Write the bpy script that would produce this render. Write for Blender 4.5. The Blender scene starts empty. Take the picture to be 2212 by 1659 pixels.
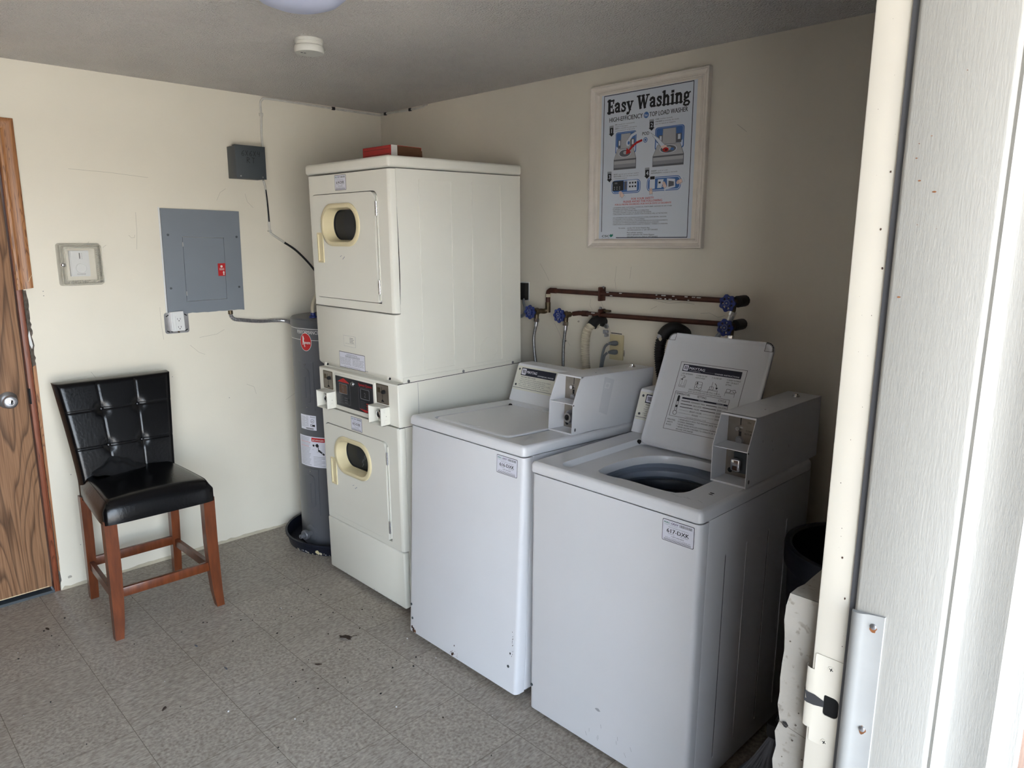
import bpy, bmesh, math, random
from mathutils import Matrix, Vector
from mathutils.geometry import tessellate_polygon
random.seed(7)
S = bpy.context.scene
C = S.collection
PI = math.pi

# ------------------------------------------------------------------ camera, sky, sun, exposure
cam_d = bpy.data.cameras.new('camera'); cam = bpy.data.objects.new('camera', cam_d); C.objects.link(cam)
cam_d.sensor_fit = 'HORIZONTAL'; cam_d.sensor_width = 36.0
cam_d.lens = 36.0 * 1559.351 / 2212.0
cam_d.clip_start = 0.02
right = Vector((0.70268471, 0.71148411, 0.00495577))
down = Vector((0.14331647, -0.13471465, -0.98046537))
fwd = Vector((-0.69691792, 0.68966827, -0.19662932))
M = Matrix.Identity(4)
for i in range(3):
    M[i][0] = right[i]; M[i][1] = -down[i]; M[i][2] = -fwd[i]
M.translation = Vector((3.72738, -2.59069, 1.63495))
cam.matrix_world = M
S.camera = cam

S.view_settings.view_transform = 'Standard'
S.view_settings.look = 'None'
S.view_settings.gamma = 1.0
S.view_settings.use_curve_mapping = False
S.view_settings.exposure = 1.92
try:
    S.cycles.use_denoising = True
    S.cycles.max_bounces = 7
    S.cycles.diffuse_bounces = 2
    S.cycles.sample_clamp_indirect = 6.0
except Exception:
    pass

world = bpy.data.worlds.new('sky'); S.world = world
world.use_nodes = True
wn = world.node_tree.nodes; wl = world.node_tree.links
bg = wn['Background']
tc = wn.new('ShaderNodeTexCoord'); sep = wn.new('ShaderNodeSeparateXYZ'); ramp = wn.new('ShaderNodeValToRGB')
wl.new(tc.outputs['Generated'], sep.inputs[0]); wl.new(sep.outputs['Z'], ramp.inputs[0]); wl.new(ramp.outputs[0], bg.inputs[0])
cr = ramp.color_ramp
cr.elements[0].position = 0.0; cr.elements[0].color = (0.30, 0.29, 0.27, 1)
cr.elements[1].position = 1.0; cr.elements[1].color = (0.42, 0.60, 1.0, 1)
for p_, c_ in ((0.02, (0.45, 0.44, 0.41, 1)), (0.05, (0.86, 0.91, 0.97, 1)), (0.16, (0.80, 0.90, 1.0, 1)), (0.45, (0.60, 0.77, 1.0, 1))):
    e_ = cr.elements.new(p_); e_.color = c_
bg.inputs[1].default_value = 4.4

sun_d = bpy.data.lights.new('sun', 'SUN'); sun = bpy.data.objects.new('sun', sun_d); C.objects.link(sun)
sun_d.energy = 18.0; sun_d.angle = 0.01; sun_d.color = (1.0, 0.93, 0.82)
sun.rotation_euler = Vector((0.25, -0.30, -1.0)).to_track_quat('-Z', 'Y').to_euler()   # sun stands behind the house
sun.location = (0, 0, 6)

# ------------------------------------------------------------------ materials
def lin(c):
    return tuple(((v / 255) / 12.92 if v / 255 <= 0.04045 else ((v / 255 + 0.055) / 1.055) ** 2.4) for v in c) + (1,)

MATS = {}
def mat(name, rgb, rough=0.5, metal=0.0, var=0.06, scale=8.0, bump=0.0, bscale=200.0, coat=0.0, spec=0.5, stretch=None, trans=0.0, ior=1.45, alpha=1.0):
    m = bpy.data.materials.new(name); m.use_nodes = True
    n = m.node_tree.nodes; l = m.node_tree.links; b = n['Principled BSDF']
    b.inputs['Roughness'].default_value = rough; b.inputs['Metallic'].default_value = metal
    b.inputs['Coat Weight'].default_value = coat; b.inputs['Specular IOR Level'].default_value = spec
    b.inputs['Transmission Weight'].default_value = trans; b.inputs['IOR'].default_value = ior; b.inputs['Alpha'].default_value = alpha
    base = lin(rgb)
    t = n.new('ShaderNodeTexCoord')
    src = t.outputs['Object']
    if stretch:
        mp = n.new('ShaderNodeMapping'); mp.inputs['Scale'].default_value = stretch; l.new(src, mp.inputs[0]); src = mp.outputs[0]
    no = n.new('ShaderNodeTexNoise'); no.inputs['Scale'].default_value = scale; no.inputs['Detail'].default_value = 5.0
    l.new(src, no.inputs['Vector'])
    r = n.new('ShaderNodeValToRGB'); l.new(no.outputs['Fac'], r.inputs[0])
    r.color_ramp.elements[0].position = 0.3; r.color_ramp.elements[1].position = 0.7
    r.color_ramp.elements[0].color = tuple(max(0, v * (1 - var)) for v in base[:3]) + (1,)
    r.color_ramp.elements[1].color = tuple(min(1, v * (1 + var)) for v in base[:3]) + (1,)
    l.new(r.outputs[0], b.inputs['Base Color'])
    if bump:
        n2 = n.new('ShaderNodeTexNoise'); n2.inputs['Scale'].default_value = bscale; n2.inputs['Detail'].default_value = 3.0
        l.new(src, n2.inputs['Vector'])
        bp = n.new('ShaderNodeBump'); bp.inputs['Strength'].default_value = bump; bp.inputs['Distance'].default_value = 0.004
        l.new(n2.outputs['Fac'], bp.inputs['Height']); l.new(bp.outputs[0], b.inputs['Normal'])
    MATS[name] = m
    return m

WALL = mat('wall_paint', (227, 220, 203), 0.45, var=0.025, scale=3, bump=0.05, bscale=160)
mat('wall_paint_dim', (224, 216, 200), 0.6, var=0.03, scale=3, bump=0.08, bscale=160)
mat('wall_crack', (168, 160, 146), 0.7, var=0.05)
mat('washer_white', (226, 226, 229), 0.28, var=0.012, scale=5, coat=0.15)
mat('dryer_white', (234, 231, 219), 0.30, var=0.015, scale=4, coat=0.15)
mat('lid_white', (212, 213, 217), 0.35, var=0.02, scale=6)
mat('bare_zinc', (150, 142, 132), 0.38, 0.75, var=0.18, scale=14)
mat('chrome', (215, 215, 218), 0.14, 1.0, var=0.02)
mat('steel', (165, 165, 168), 0.30, 0.9, var=0.1, scale=20)
mat('dark_gap', (22, 22, 24), 0.8)
mat('void_black', (4, 4, 5), 0.9)
mat('black_ink', (26, 26, 30), 0.6, var=0.0)
mat('navy_ink', (22, 24, 44), 0.6, var=0.0)
mat('red_ink', (190, 40, 38), 0.6, var=0.0)
mat('blue_ink', (70, 108, 170), 0.6, var=0.0)
mat('pale_ink', (196, 208, 228), 0.6, var=0.0)
mat('grey_ink', (140, 142, 148), 0.6, var=0.0)
mat('dim_ink', (96, 96, 102), 0.6, var=0.0)
mat('green_ink', (30, 120, 100), 0.6, var=0.0)
mat('purple_ink', (60, 30, 92), 0.6, var=0.0)
mat('sticker_white', (226, 226, 236), 0.4, var=0.01)
mat('paper_white', (208, 214, 224), 0.35, var=0.015, scale=5)
mat('cream_plastic', (226, 212, 172), 0.35, var=0.05, scale=12)
mat('window_glass', (78, 82, 88), 0.06, trans=0.75, var=0.02, spec=0.6, ior=1.2)
mat('drum_steel', (120, 118, 116), 0.35, 0.8, var=0.2, scale=10)
mat('panel_black', (34, 36, 42), 0.3, var=0.1)
mat('heater_grey', (92, 93, 97), 0.32, var=0.03, scale=4, coat=0.1)
mat('heater_cap', (78, 79, 83), 0.38, var=0.03)
mat('pan_navy', (16, 20, 34), 0.45, var=0.25, scale=16)
mat('leather', (7, 7, 9), 0.24, var=0.3, scale=10, bump=0.10, bscale=90, spec=0.38)
mat('chair_wood', (100, 50, 24), 0.34, var=0.28, scale=9, coat=0.25, stretch=(6, 6, 1))
mat('cloth_black', (15, 16, 19), 0.95, var=0.3, scale=30, bump=0.3, bscale=400)
mat('panel_grey', (124, 130, 138), 0.42, var=0.025, scale=6)
mat('jbox_grey', (70, 76, 80), 0.5, var=0.06, scale=12)
mat('wire_white', (205, 202, 192), 0.5, var=0.1, scale=40)
mat('wire_grey', (110, 114, 118), 0.5, var=0.05)
mat('wire_black', (24, 24, 26), 0.5)
mat('clear_plastic', (214, 208, 190), 0.10, alpha=0.09, var=0.01)
mat('clear_edge', (220, 214, 196), 0.12, alpha=0.34, var=0.02)
mat('hose_braid', (112, 112, 112), 0.42, 0.7, var=0.35, scale=160)
mat('console_face', (224, 222, 210), 0.35, var=0.02)
mat('plastic_white', (222, 222, 220), 0.35, var=0.02)
mat('beige_plate', (204, 190, 150), 0.4, var=0.05)
mat('copper_pipe', (72, 42, 33), 0.5, 0.35, var=0.3, scale=25)
mat('brass_old', (96, 84, 66), 0.45, 0.8, var=0.3, scale=30)
mat('valve_blue', (24, 44, 112), 0.4, var=0.1)
mat('drain_white', (206, 196, 172), 0.5, var=0.06, scale=30)
mat('rubber_black', (18, 18, 20), 0.55, var=0.1)
mat('hose_clear', (150, 156, 164), 0.3, var=0.05)
mat('lamp_diffuser', (196, 200, 222), 0.4, var=0.02)
mat('detector_white', (214, 212, 202), 0.45, var=0.02)
mat('frame_cream', (226, 216, 204), 0.42, var=0.04, scale=20)
mat('carton_red', (186, 34, 36), 0.5, var=0.05)
mat('carton_white', (220, 216, 210), 0.6, var=0.05)
mat('carton_brown', (96, 66, 44), 0.8, var=0.15)
mat('bin_navy', (20, 24, 36), 0.45, var=0.1)
mat('bristle', (128, 134, 146), 0.6, var=0.2)
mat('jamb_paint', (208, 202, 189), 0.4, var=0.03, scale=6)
mat('trim_paint_darkened', (156, 154, 148), 0.4, var=0.02, scale=10, bump=0.12, bscale=60, stretch=(9, 9, 1))  # same paint as the jamb, darkened in colour to offset strong outside light
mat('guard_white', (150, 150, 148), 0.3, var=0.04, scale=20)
mat('rust', (120, 74, 40), 0.8, var=0.4, scale=60)
mat('dark_rust', (66, 44, 34), 0.85, var=0.3, scale=60)
mat('scuff', (172, 172, 176), 0.5, var=0.05)
mat('tan_glue', (188, 178, 156), 0.8, var=0.1)
mat('plaster_dark', (88, 80, 72), 0.9, var=0.4, scale=60)
mat('leaf_brown', (58, 44, 34), 0.9, var=0.3, scale=50)
mat('skin', (226, 200, 190), 0.6, var=0.0)
mat('brown_stucco', (96, 74, 60), 0.9, var=0.2, scale=30)
mat('tub_grey', (150, 158, 172), 0.35, var=0.04)
mat('tub_dark', (44, 50, 62), 0.4, var=0.05)

# floor: twelve inch vinyl tiles whose streaks turn from tile to tile
def floor_mat():
    m = bpy.data.materials.new('vinyl_tile'); m.use_nodes = True
    n = m.node_tree.nodes; l = m.node_tree.links; b = n['Principled BSDF']
    t = n.new('ShaderNodeTexCoord')
    mp = n.new('ShaderNodeMapping'); mp.inputs['Location'].default_value = (-1.60716 + 0.3048 * 20, 1.97395 + 0.3048 * 20, 0.05)
    l.new(t.outputs['Object'], mp.inputs[0])
    def streak(sx, sy, w):
        q = n.new('ShaderNodeMapping'); q.inputs['Scale'].default_value = (sx, sy, 1); l.new(mp.outputs[0], q.inputs[0])
        z = n.new('ShaderNodeTexNoise'); z.inputs['Scale'].default_value = w; z.inputs['Detail'].default_value = 6; z.inputs['Roughness'].default_value = 0.62
        z.noise_dimensions = '3D'
        l.new(q.outputs[0], z.inputs['Vector']); return z.outputs['Fac']
    a = streak(1.0, 0.36, 135); c = streak(1.0, 0.8, 105)
    ck = n.new('ShaderNodeTexChecker'); ck.inputs['Scale'].default_value = 1 / 0.3048
    l.new(mp.outputs[0], ck.inputs['Vector'])
    mx = n.new('ShaderNodeMix'); l.new(ck.outputs['Fac'], mx.inputs[0]); l.new(a, mx.inputs[2]); l.new(c, mx.inputs[3])
    r = n.new('ShaderNodeValToRGB'); l.new(mx.outputs[0], r.inputs[0])
    e = r.color_ramp.elements
    e[0].position = 0.30; e[0].color = lin((132, 121, 109)); e[1].position = 0.72; e[1].color = lin((198, 188, 175))
    x = r.color_ramp.elements.new(0.5); x.color = lin((168, 158, 146))
    # tile joints
    br = n.new('ShaderNodeTexBrick'); br.offset = 0; br.inputs['Scale'].default_value = 1.0
    br.inputs['Brick Width'].default_value = 0.3048; br.inputs['Row Height'].default_value = 0.3048
    br.inputs['Mortar Size'].default_value = 0.0011; br.inputs['Mortar Smooth'].default_value = 0.2
    br.inputs['Color1'].default_value = (1, 1, 1, 1); br.inputs['Color2'].default_value = (0.93, 0.93, 0.94, 1); br.inputs['Mortar'].default_value = (0.42, 0.40, 0.37, 1)
    l.new(mp.outputs[0], br.inputs['Vector'])
    mu = n.new('ShaderNodeMix'); mu.data_type = 'RGBA'; mu.blend_type = 'MULTIPLY'; mu.inputs[0].default_value = 1.0
    l.new(r.outputs[0], mu.inputs[6]); l.new(br.outputs['Color'], mu.inputs[7])
    # blotchy wear
    w = n.new('ShaderNodeTexNoise'); w.inputs['Scale'].default_value = 2.2; w.inputs['Detail'].default_value = 3; l.new(mp.outputs[0], w.inputs['Vector'])
    wr = n.new('ShaderNodeValToRGB'); l.new(w.outputs['Fac'], wr.inputs[0])
    wr.color_ramp.elements[0].position = 0.3; wr.color_ramp.elements[0].color = (0.88, 0.87, 0.86, 1); wr.color_ramp.elements[1].position = 0.7; wr.color_ramp.elements[1].color = (1, 1, 1, 1)
    m2 = n.new('ShaderNodeMix'); m2.data_type = 'RGBA'; m2.blend_type = 'MULTIPLY'; m2.inputs[0].default_value = 1.0
    l.new(mu.outputs[2], m2.inputs[6]); l.new(wr.outputs[0], m2.inputs[7]); l.new(m2.outputs[2], b.inputs['Base Color'])
    b.inputs['Roughness'].default_value = 0.46; b.inputs['Specular IOR Level'].default_value = 0.35
    MATS['vinyl_tile'] = m
floor_mat()

def popcorn():
    m = bpy.data.materials.new('popcorn_ceiling'); m.use_nodes = True
    n = m.node_tree.nodes; l = m.node_tree.links; b = n['Principled BSDF']
    t = n.new('ShaderNodeTexCoord')
    v = n.new('ShaderNodeTexVoronoi'); v.inputs['Scale'].default_value = 150; l.new(t.outputs['Object'], v.inputs['Vector'])
    z = n.new('ShaderNodeTexNoise'); z.inputs['Scale'].default_value = 120; z.inputs['Detail'].default_value = 4; l.new(t.outputs['Object'], z.inputs['Vector'])
    su = n.new('ShaderNodeMath'); su.operation = 'SUBTRACT'; l.new(z.outputs['Fac'], su.inputs[0]); l.new(v.outputs['Distance'], su.inputs[1])
    bp = n.new('ShaderNodeBump'); bp.inputs['Strength'].default_value = 0.9; bp.inputs['Distance'].default_value = 0.007
    l.new(su.outputs[0], bp.inputs['Height']); l.new(bp.outputs[0], b.inputs['Normal'])
    z2 = n.new('ShaderNodeTexNoise'); z2.inputs['Scale'].default_value = 2.5; l.new(t.outputs['Object'], z2.inputs['Vector'])
    r = n.new('ShaderNodeValToRGB'); l.new(z2.outputs['Fac'], r.inputs[0])
    r.color_ramp.elements[0].position = 0.3; r.color_ramp.elements[0].color = lin((218, 212, 205)); r.color_ramp.elements[1].position = 0.7; r.color_ramp.elements[1].color = lin((228, 222, 214))
    l.new(r.outputs[0], b.inputs['Base Color']); b.inputs['Roughness'].default_value = 0.9
    MATS['popcorn_ceiling'] = m
popcorn()

def wood(name, dark, light, grey, scale):
    m = bpy.data.materials.new(name); m.use_nodes = True
    n = m.node_tree.nodes; l = m.node_tree.links; b = n['Principled BSDF']
    t = n.new('ShaderNodeTexCoord')
    mp = n.new('ShaderNodeMapping'); mp.inputs['Scale'].default_value = (1, 1.0, 0.085); l.new(t.outputs['Object'], mp.inputs[0])
    z = n.new('ShaderNodeTexNoise'); z.inputs['Scale'].default_value = scale; z.inputs['Detail'].default_value = 1.5; z.inputs['Distortion'].default_value = 0.25
    l.new(mp.outputs[0], z.inputs['Vector'])
    mul = n.new('ShaderNodeMath'); mul.operation = 'MULTIPLY'; mul.inputs[1].default_value = 19.0; l.new(z.outputs['Fac'], mul.inputs[0])
    fr = n.new('ShaderNodeMath'); fr.operation = 'FRACT'; l.new(mul.outputs[0], fr.inputs[0])
    r = n.new('ShaderNodeValToRGB'); l.new(fr.outputs[0], r.inputs[0])
    r.color_ramp.elements[0].position = 0.0; r.color_ramp.elements[0].color = lin(dark)
    r.color_ramp.elements[1].position = 0.30; r.color_ramp.elements[1].color = lin(light)
    x = r.color_ramp.elements.new(0.9); x.color = lin(light); x = r.color_ramp.elements.new(1.0); x.color = lin(dark)
    f = n.new('ShaderNodeTexNoise'); f.inputs['Scale'].default_value = 160; f.inputs['Detail'].default_value = 3
    mp2 = n.new('ShaderNodeMapping'); mp2.inputs['Scale'].default_value = (1, 1, 0.03); l.new(t.outputs['Object'], mp2.inputs[0]); l.new(mp2.outputs[0], f.inputs['Vector'])
    r2 = n.new('ShaderNodeValToRGB'); l.new(f.outputs['Fac'], r2.inputs[0])
    r2.color_ramp.elements[0].position = 0.35; r2.color_ramp.elements[0].color = lin(grey); r2.color_ramp.elements[1].position = 0.6; r2.color_ramp.elements[1].color = (1, 1, 1, 1)
    mu = n.new('ShaderNodeMix'); mu.data_type = 'RGBA'; mu.blend_type = 'MULTIPLY'; mu.inputs[0].default_value = 0.7
    l.new(r.outputs[0], mu.inputs[6]); l.new(r2.outputs[0], mu.inputs[7]); l.new(mu.outputs[2], b.inputs['Base Color'])
    b.inputs['Roughness'].default_value = 0.42
    MATS[name] = m
wood('door_oak', (104, 78, 58), (158, 120, 90), (186, 172, 158), 7.5)
wood('casing_oak', (112, 70, 40), (176, 124, 80), (190, 170, 150), 30.0)
wood('jamb_wood', (96, 48, 28), (140, 78, 50), (180, 150, 130), 24.0)

def concrete():
    m = bpy.data.materials.new('painted_block'); m.use_nodes = True
    n = m.node_tree.nodes; l = m.node_tree.links; b = n['Principled BSDF']
    t = n.new('ShaderNodeTexCoord')
    z = n.new('ShaderNodeTexNoise'); z.inputs['Scale'].default_value = 90; z.inputs['Detail'].default_value = 6; l.new(t.outputs['Object'], z.inputs['Vector'])
    r = n.new('ShaderNodeValToRGB'); l.new(z.outputs['Fac'], r.inputs[0])
    r.color_ramp.elements[0].position = 0.30; r.color_ramp.elements[0].color = lin((128, 122, 113)); r.color_ramp.elements[1].position = 0.40; r.color_ramp.elements[1].color = lin((152, 147, 139))
    l.new(r.outputs[0], b.inputs['Base Color']); b.inputs['Roughness'].default_value = 0.85
    bp = n.new('ShaderNodeBump'); bp.inputs['Strength'].default_value = 0.35; bp.inputs['Distance'].default_value = 0.003
    l.new(z.outputs['Fac'], bp.inputs['Height']); l.new(bp.outputs[0], b.inputs['Normal'])
    MATS['painted_block'] = m
concrete()
mat('pavement', (176, 168, 156), 0.9, var=0.12, scale=6)
mat('roof_dark', (70, 66, 62), 0.9)

# ------------------------------------------------------------------ mesh builder
def frame(o, u, v):
    u = Vector(u).normalized(); v = Vector(v).normalized(); w = u.cross(v)
    m = Matrix.Identity(4)
    for i in range(3):
        m[i][0] = u[i]; m[i][1] = v[i]; m[i][2] = w[i]; m[i][3] = o[i]
    return m
def FRONT(o): return frame(o, (1, 0, 0), (0, 0, 1))      # faces -y
def SIDE(o): return frame(o, (0, 1, 0), (0, 0, 1))       # faces +x
def UP(o): return frame(o, (1, 0, 0), (0, 1, 0))         # faces +z

def rr(x0, x1, y0, y1, r, n=4):
    """rounded rectangle, counter-clockwise"""
    if not isinstance(r, (tuple, list)): r = (r,) * 4
    pts = []
    for (cx, cy, a0, q) in ((x1 - r[0], y0 + r[0], -90, r[0]), (x1 - r[1], y1 - r[1], 0, r[1]), (x0 + r[2], y1 - r[2], 90, r[2]), (x0 + r[3], y0 + r[3], 180, r[3])):
        if q <= 0: pts.append((cx, cy)); continue
        for i in range(n + 1):
            a = math.radians(a0 + 90 * i / n); pts.append((cx + q * math.cos(a), cy + q * math.sin(a)))
    return pts
def circ(cx, cy, r, n=24, ry=None):
    ry = ry or r
    return [(cx + r * math.cos(2 * PI * i / n), cy + ry * math.sin(2 * PI * i / n)) for i in range(n)]
def blob(cx, cy, r, n=11, ry=None, rnd=0.45):
    ry = ry or r
    return [(cx + r * (1 - rnd * random.random()) * math.cos(2 * PI * i / n), cy + ry * (1 - rnd * random.random()) * math.sin(2 * PI * i / n)) for i in range(n)]
def smooth_path(pts, k=6):
    P = [Vector(p) for p in pts]; out = []
    for i in range(len(P) - 1):
        p0 = P[max(i - 1, 0)]; p1 = P[i]; p2 = P[i + 1]; p3 = P[min(i + 2, len(P) - 1)]
        for j in range(k):
            t = j / k
            out.append(0.5 * ((2 * p1) + (p2 - p0) * t + (2 * p0 - 5 * p1 + 4 * p2 - p3) * t * t + (3 * p1 - p0 - 3 * p2 + p3) * t ** 3))
    out.append(P[-1]); return out

TEXT_CACHE = {}
def text_mesh(s, bold):
    key = (s, bold)
    if key not in TEXT_CACHE:
        cu = bpy.data.curves.new('t', 'FONT'); cu.body = s; cu.size = 1.0; cu.offset = bold; cu.resolution_u = 2; cu.fill_mode = 'FRONT'
        ob = bpy.data.objects.new('t', cu); C.objects.link(ob)
        dg = bpy.context.evaluated_depsgraph_get()
        me = bpy.data.meshes.new_from_object(ob.evaluated_get(dg))
        vs = [tuple(v.co[:2]) for v in me.vertices]; fs = [tuple(p.vertices) for p in me.polygons]
        bpy.data.meshes.remove(me); bpy.data.objects.remove(ob); bpy.data.curves.remove(cu)
        xs = [v[0] for v in vs] or [0, 1]
        TEXT_CACHE[key] = (vs, fs, min(xs), max(xs))
    return TEXT_CACHE[key]

class B:
    """collects shapes into one mesh with several materials"""
    def __init__(s, X=None, F=None):
        s.v = []; s.f = []; s.fm = []; s.fs = []; s.mats = []; s.X = X or Matrix.Identity(4); s.F = F; s.zc = 0
    def mi(s, m):
        if m not in s.mats: s.mats.append(m)
        return s.mats.index(m)
    def add(s, vs, fs, m, smooth=True):
        o = len(s.v); k = s.mi(m)
        for p in vs:
            p = Vector(p)
            if s.F: p = Vector(s.F(p))
            s.v.append(tuple(s.X @ p))
        for f in fs:
            s.f.append(tuple(o + i for i in f)); s.fm.append(k); s.fs.append(smooth)
        return s
    def bm(s, bm, m):
        bm.verts.index_update()
        s.add([v.co.copy() for v in bm.verts], [[v.index for v in f.verts] for f in bm.faces], m); bm.free(); return s
    def box(s, x0, x1, y0, y1, z0, z1, m, bev=0.0, seg=2, edges=None):
        bm = bmesh.new(); bmesh.ops.create_cube(bm, size=1.0)
        for v in bm.verts:
            v.co = Vector(((x0 + x1) / 2 + v.co.x * (x1 - x0), (y0 + y1) / 2 + v.co.y * (y1 - y0), (z0 + z1) / 2 + v.co.z * (z1 - z0)))
        if bev > 0:
            es = [e for e in bm.edges if edges is None or edges(e.verts[0].co, e.verts[1].co)]
            bmesh.ops.bevel(bm, geom=es, offset=bev, segments=seg, profile=0.5, affect='EDGES')
        return s.bm(bm, m)
    def cyl(s, p0, p1, r, m, n=20, r2=None, cap=True):
        p0 = Vector(p0); p1 = Vector(p1); r2 = r if r2 is None else r2
        d = (p1 - p0).normalized(); a = d.orthogonal().normalized(); b = d.cross(a)
        vs = []
        for p, q in ((p0, r), (p1, r2)):
            for i in range(n):
                t = 2 * PI * i / n; vs.append(p + a * (q * math.cos(t)) + b * (q * math.sin(t)))
        fs = [(i, (i + 1) % n, n + (i + 1) % n, n + i) for i in range(n)]
        if cap: fs += [tuple(range(n - 1, -1, -1)), tuple(range(n, 2 * n))]
        return s.add(vs, fs, m)
    def lathe(s, prof, m, n=32, o=(0, 0, 0), axis=(0, 0, 1), capA=False, capB=False):
        o = Vector(o); d = Vector(axis).normalized()
        a = Vector((1, 0, 0)) if abs(d.x) < 0.9 else Vector((0, 1, 0))
        a = (a - d * a.dot(d)).normalized(); b = d.cross(a)
        vs = []; fs = []
        for (r, h) in prof:
            for i in range(n):
                t = 2 * PI * i / n; vs.append(o + d * h + a * (r * math.cos(t)) + b * (r * math.sin(t)))
        for k in range(len(prof) - 1):
            for i in range(n):
                fs.append((k * n + i, k * n + (i + 1) % n, (k + 1) * n + (i + 1) % n, (k + 1) * n + i))
        if capA: fs.append(tuple(range(n - 1, -1, -1)))
        if capB: fs.append(tuple((len(prof) - 1) * n + i for i in range(n)))
        return s.add(vs, fs, m)
    def tube(s, pts, r, m, n=8, k=6, sm=True, cap=True, rib=0, ribh=0.0):
        P = smooth_path(pts, k) if sm else [Vector(p) for p in pts]
        if rib:     # resample evenly and corrugate
            L = [0]
            for i in range(1, len(P)): L.append(L[-1] + (P[i] - P[i - 1]).length)
            N = max(8, int(L[-1] / rib * 4)); Q = []; j = 0
            for i in range(N + 1):
                t = L[-1] * i / N
                while j < len(L) - 2 and L[j + 1] < t: j += 1
                w = (t - L[j]) / max(1e-9, L[j + 1] - L[j]); Q.append(P[j].lerp(P[j + 1], w))
            P = Q
        vs = []; fs = []; a = None
        for i, p in enumerate(P):
            d = (P[min(i + 1, len(P) - 1)] - P[max(i - 1, 0)]).normalized()
            if a is None: a = d.orthogonal().normalized()
            a = (a - d * a.dot(d)).normalized(); b = d.cross(a)
            q = r + (ribh * (1 if i % 4 < 2 else 0) if rib else 0)
            for t in range(n):
                an = 2 * PI * t / n; vs.append(p + a * (q * math.cos(an)) + b * (q * math.sin(an)))
        for i in range(len(P) - 1):
            for t in range(n):
                fs.append((i * n + t, i * n + (t + 1) % n, (i + 1) * n + (t + 1) % n, (i + 1) * n + t))
        if cap: fs += [tuple(range(n - 1, -1, -1)), tuple((len(P) - 1) * n + t for t in range(n))]
        return s.add(vs, fs, m)
    def prism(s, poly, z0, z1, m, holes=(), mside=None, bottom=True):
        """flat shape in the local xy plane, from z0 up to z1"""
        loops = [list(poly)] + [list(h) for h in holes]
        flat = [p for lp in loops for p in lp]; N = len(flat)
        tris = tessellate_polygon([[Vector((p[0], p[1], 0)) for p in lp] for lp in loops])
        T = []
        for t in tris:
            a, b, c = (flat[i] for i in t)
            ar = (b[0] - a[0]) * (c[1] - a[1]) - (b[1] - a[1]) * (c[0] - a[0])
            if abs(ar) > 1e-14: T.append(tuple(t) if ar > 0 else tuple(reversed(t)))
        s.add([(p[0], p[1], z1) for p in flat], T, m)
        if z0 == z1: return s
        if bottom: s.add([(p[0], p[1], z0) for p in flat], [tuple(reversed(t)) for t in T], mside or m)
        for li, lp in enumerate(loops):
            n = len(lp); ar = sum(lp[i][0] * lp[(i + 1) % n][1] - lp[(i + 1) % n][0] * lp[i][1] for i in range(n))
            ccw = (ar > 0) == (li == 0)
            vs = [(p[0], p[1], z0) for p in lp] + [(p[0], p[1], z1) for p in lp]
            fs = [(i, (i + 1) % n, n + (i + 1) % n, n + i) for i in range(n)]
            if not ccw: fs = [tuple(reversed(f)) for f in fs]
            s.add(vs, fs, mside or m)
        return s
    def rect(s, x0, x1, y0, y1, z, m, z0=None):
        return s.prism([(x0, y0), (x1, y0), (x1, y1), (x0, y1)], z if z0 is None else z0, z, m)
    def loft(s, rings, m, capA=False, capB=False):
        n = len(rings[0]); vs = [p for r in rings for p in r]
        fs = [(k * n + i, k * n + (i + 1) % n, (k + 1) * n + (i + 1) % n, (k + 1) * n + i) for k in range(len(rings) - 1) for i in range(n if n > 2 else 1)]
        if capA: fs.append(tuple(range(n - 1, -1, -1)))
        if capB: fs.append(tuple((len(rings) - 1) * n + i for i in range(n)))
        return s.add(vs, fs, m)
    def text(s, t, x, y, size, z, m, w=None, align='L', bold=0.0, slant=0.0):
        vs, fs, a, b = text_mesh(t, 0.0)
        sx = size if w is None else w / max(1e-6, b - a)
        off = {'L': 0, 'C': -(b - a) / 2, 'R': -(b - a)}[align]
        for k, dx in enumerate((0,) if bold <= 0 else (-bold * size * 0.8, bold * size * 0.8)):
            s.add([(x + dx + (v[0] - a + off) * sx + v[1] * size * slant, y + v[1] * size, z + 0.00004 * k) for v in vs], fs, m)
        return s
    def stroke(s, pts, w, z, m, close=False):
        P = [Vector(p) for p in pts]
        for i in range(len(P) - 1 + (1 if close else 0)):
            a = P[i]; b = P[(i + 1) % len(P)]; d = b - a
            if d.length < 1e-9: continue
            d.normalize(); nn = Vector((-d.y, d.x)) * (w / 2); a2 = a - d * w * 0.3; b2 = b + d * w * 0.3
            s.zc = (s.zc + 1) % 24; zz = z + 0.00001 * s.zc
            s.add([(*(a2 - nn), zz), (*(b2 - nn), zz), (*(b2 + nn), zz), (*(a2 + nn), zz)], [(0, 1, 2, 3)], m)
        return s
    def obj(s, name, parent=None, loc=None, angle=35):
        me = bpy.data.meshes.new(name); me.from_pydata(s.v, [], s.f)
        for k in s.mats: me.materials.append(MATS[k])
        me.polygons.foreach_set('material_index', s.fm); me.polygons.foreach_set('use_smooth', s.fs)
        me.update()
        try: me.set_sharp_from_angle(angle=math.radians(angle))
        except Exception: pass
        o = bpy.data.objects.new(name, me); C.objects.link(o)
        if parent is not None: o.parent = parent
        if loc is not None: o.location = loc
        return o

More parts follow.
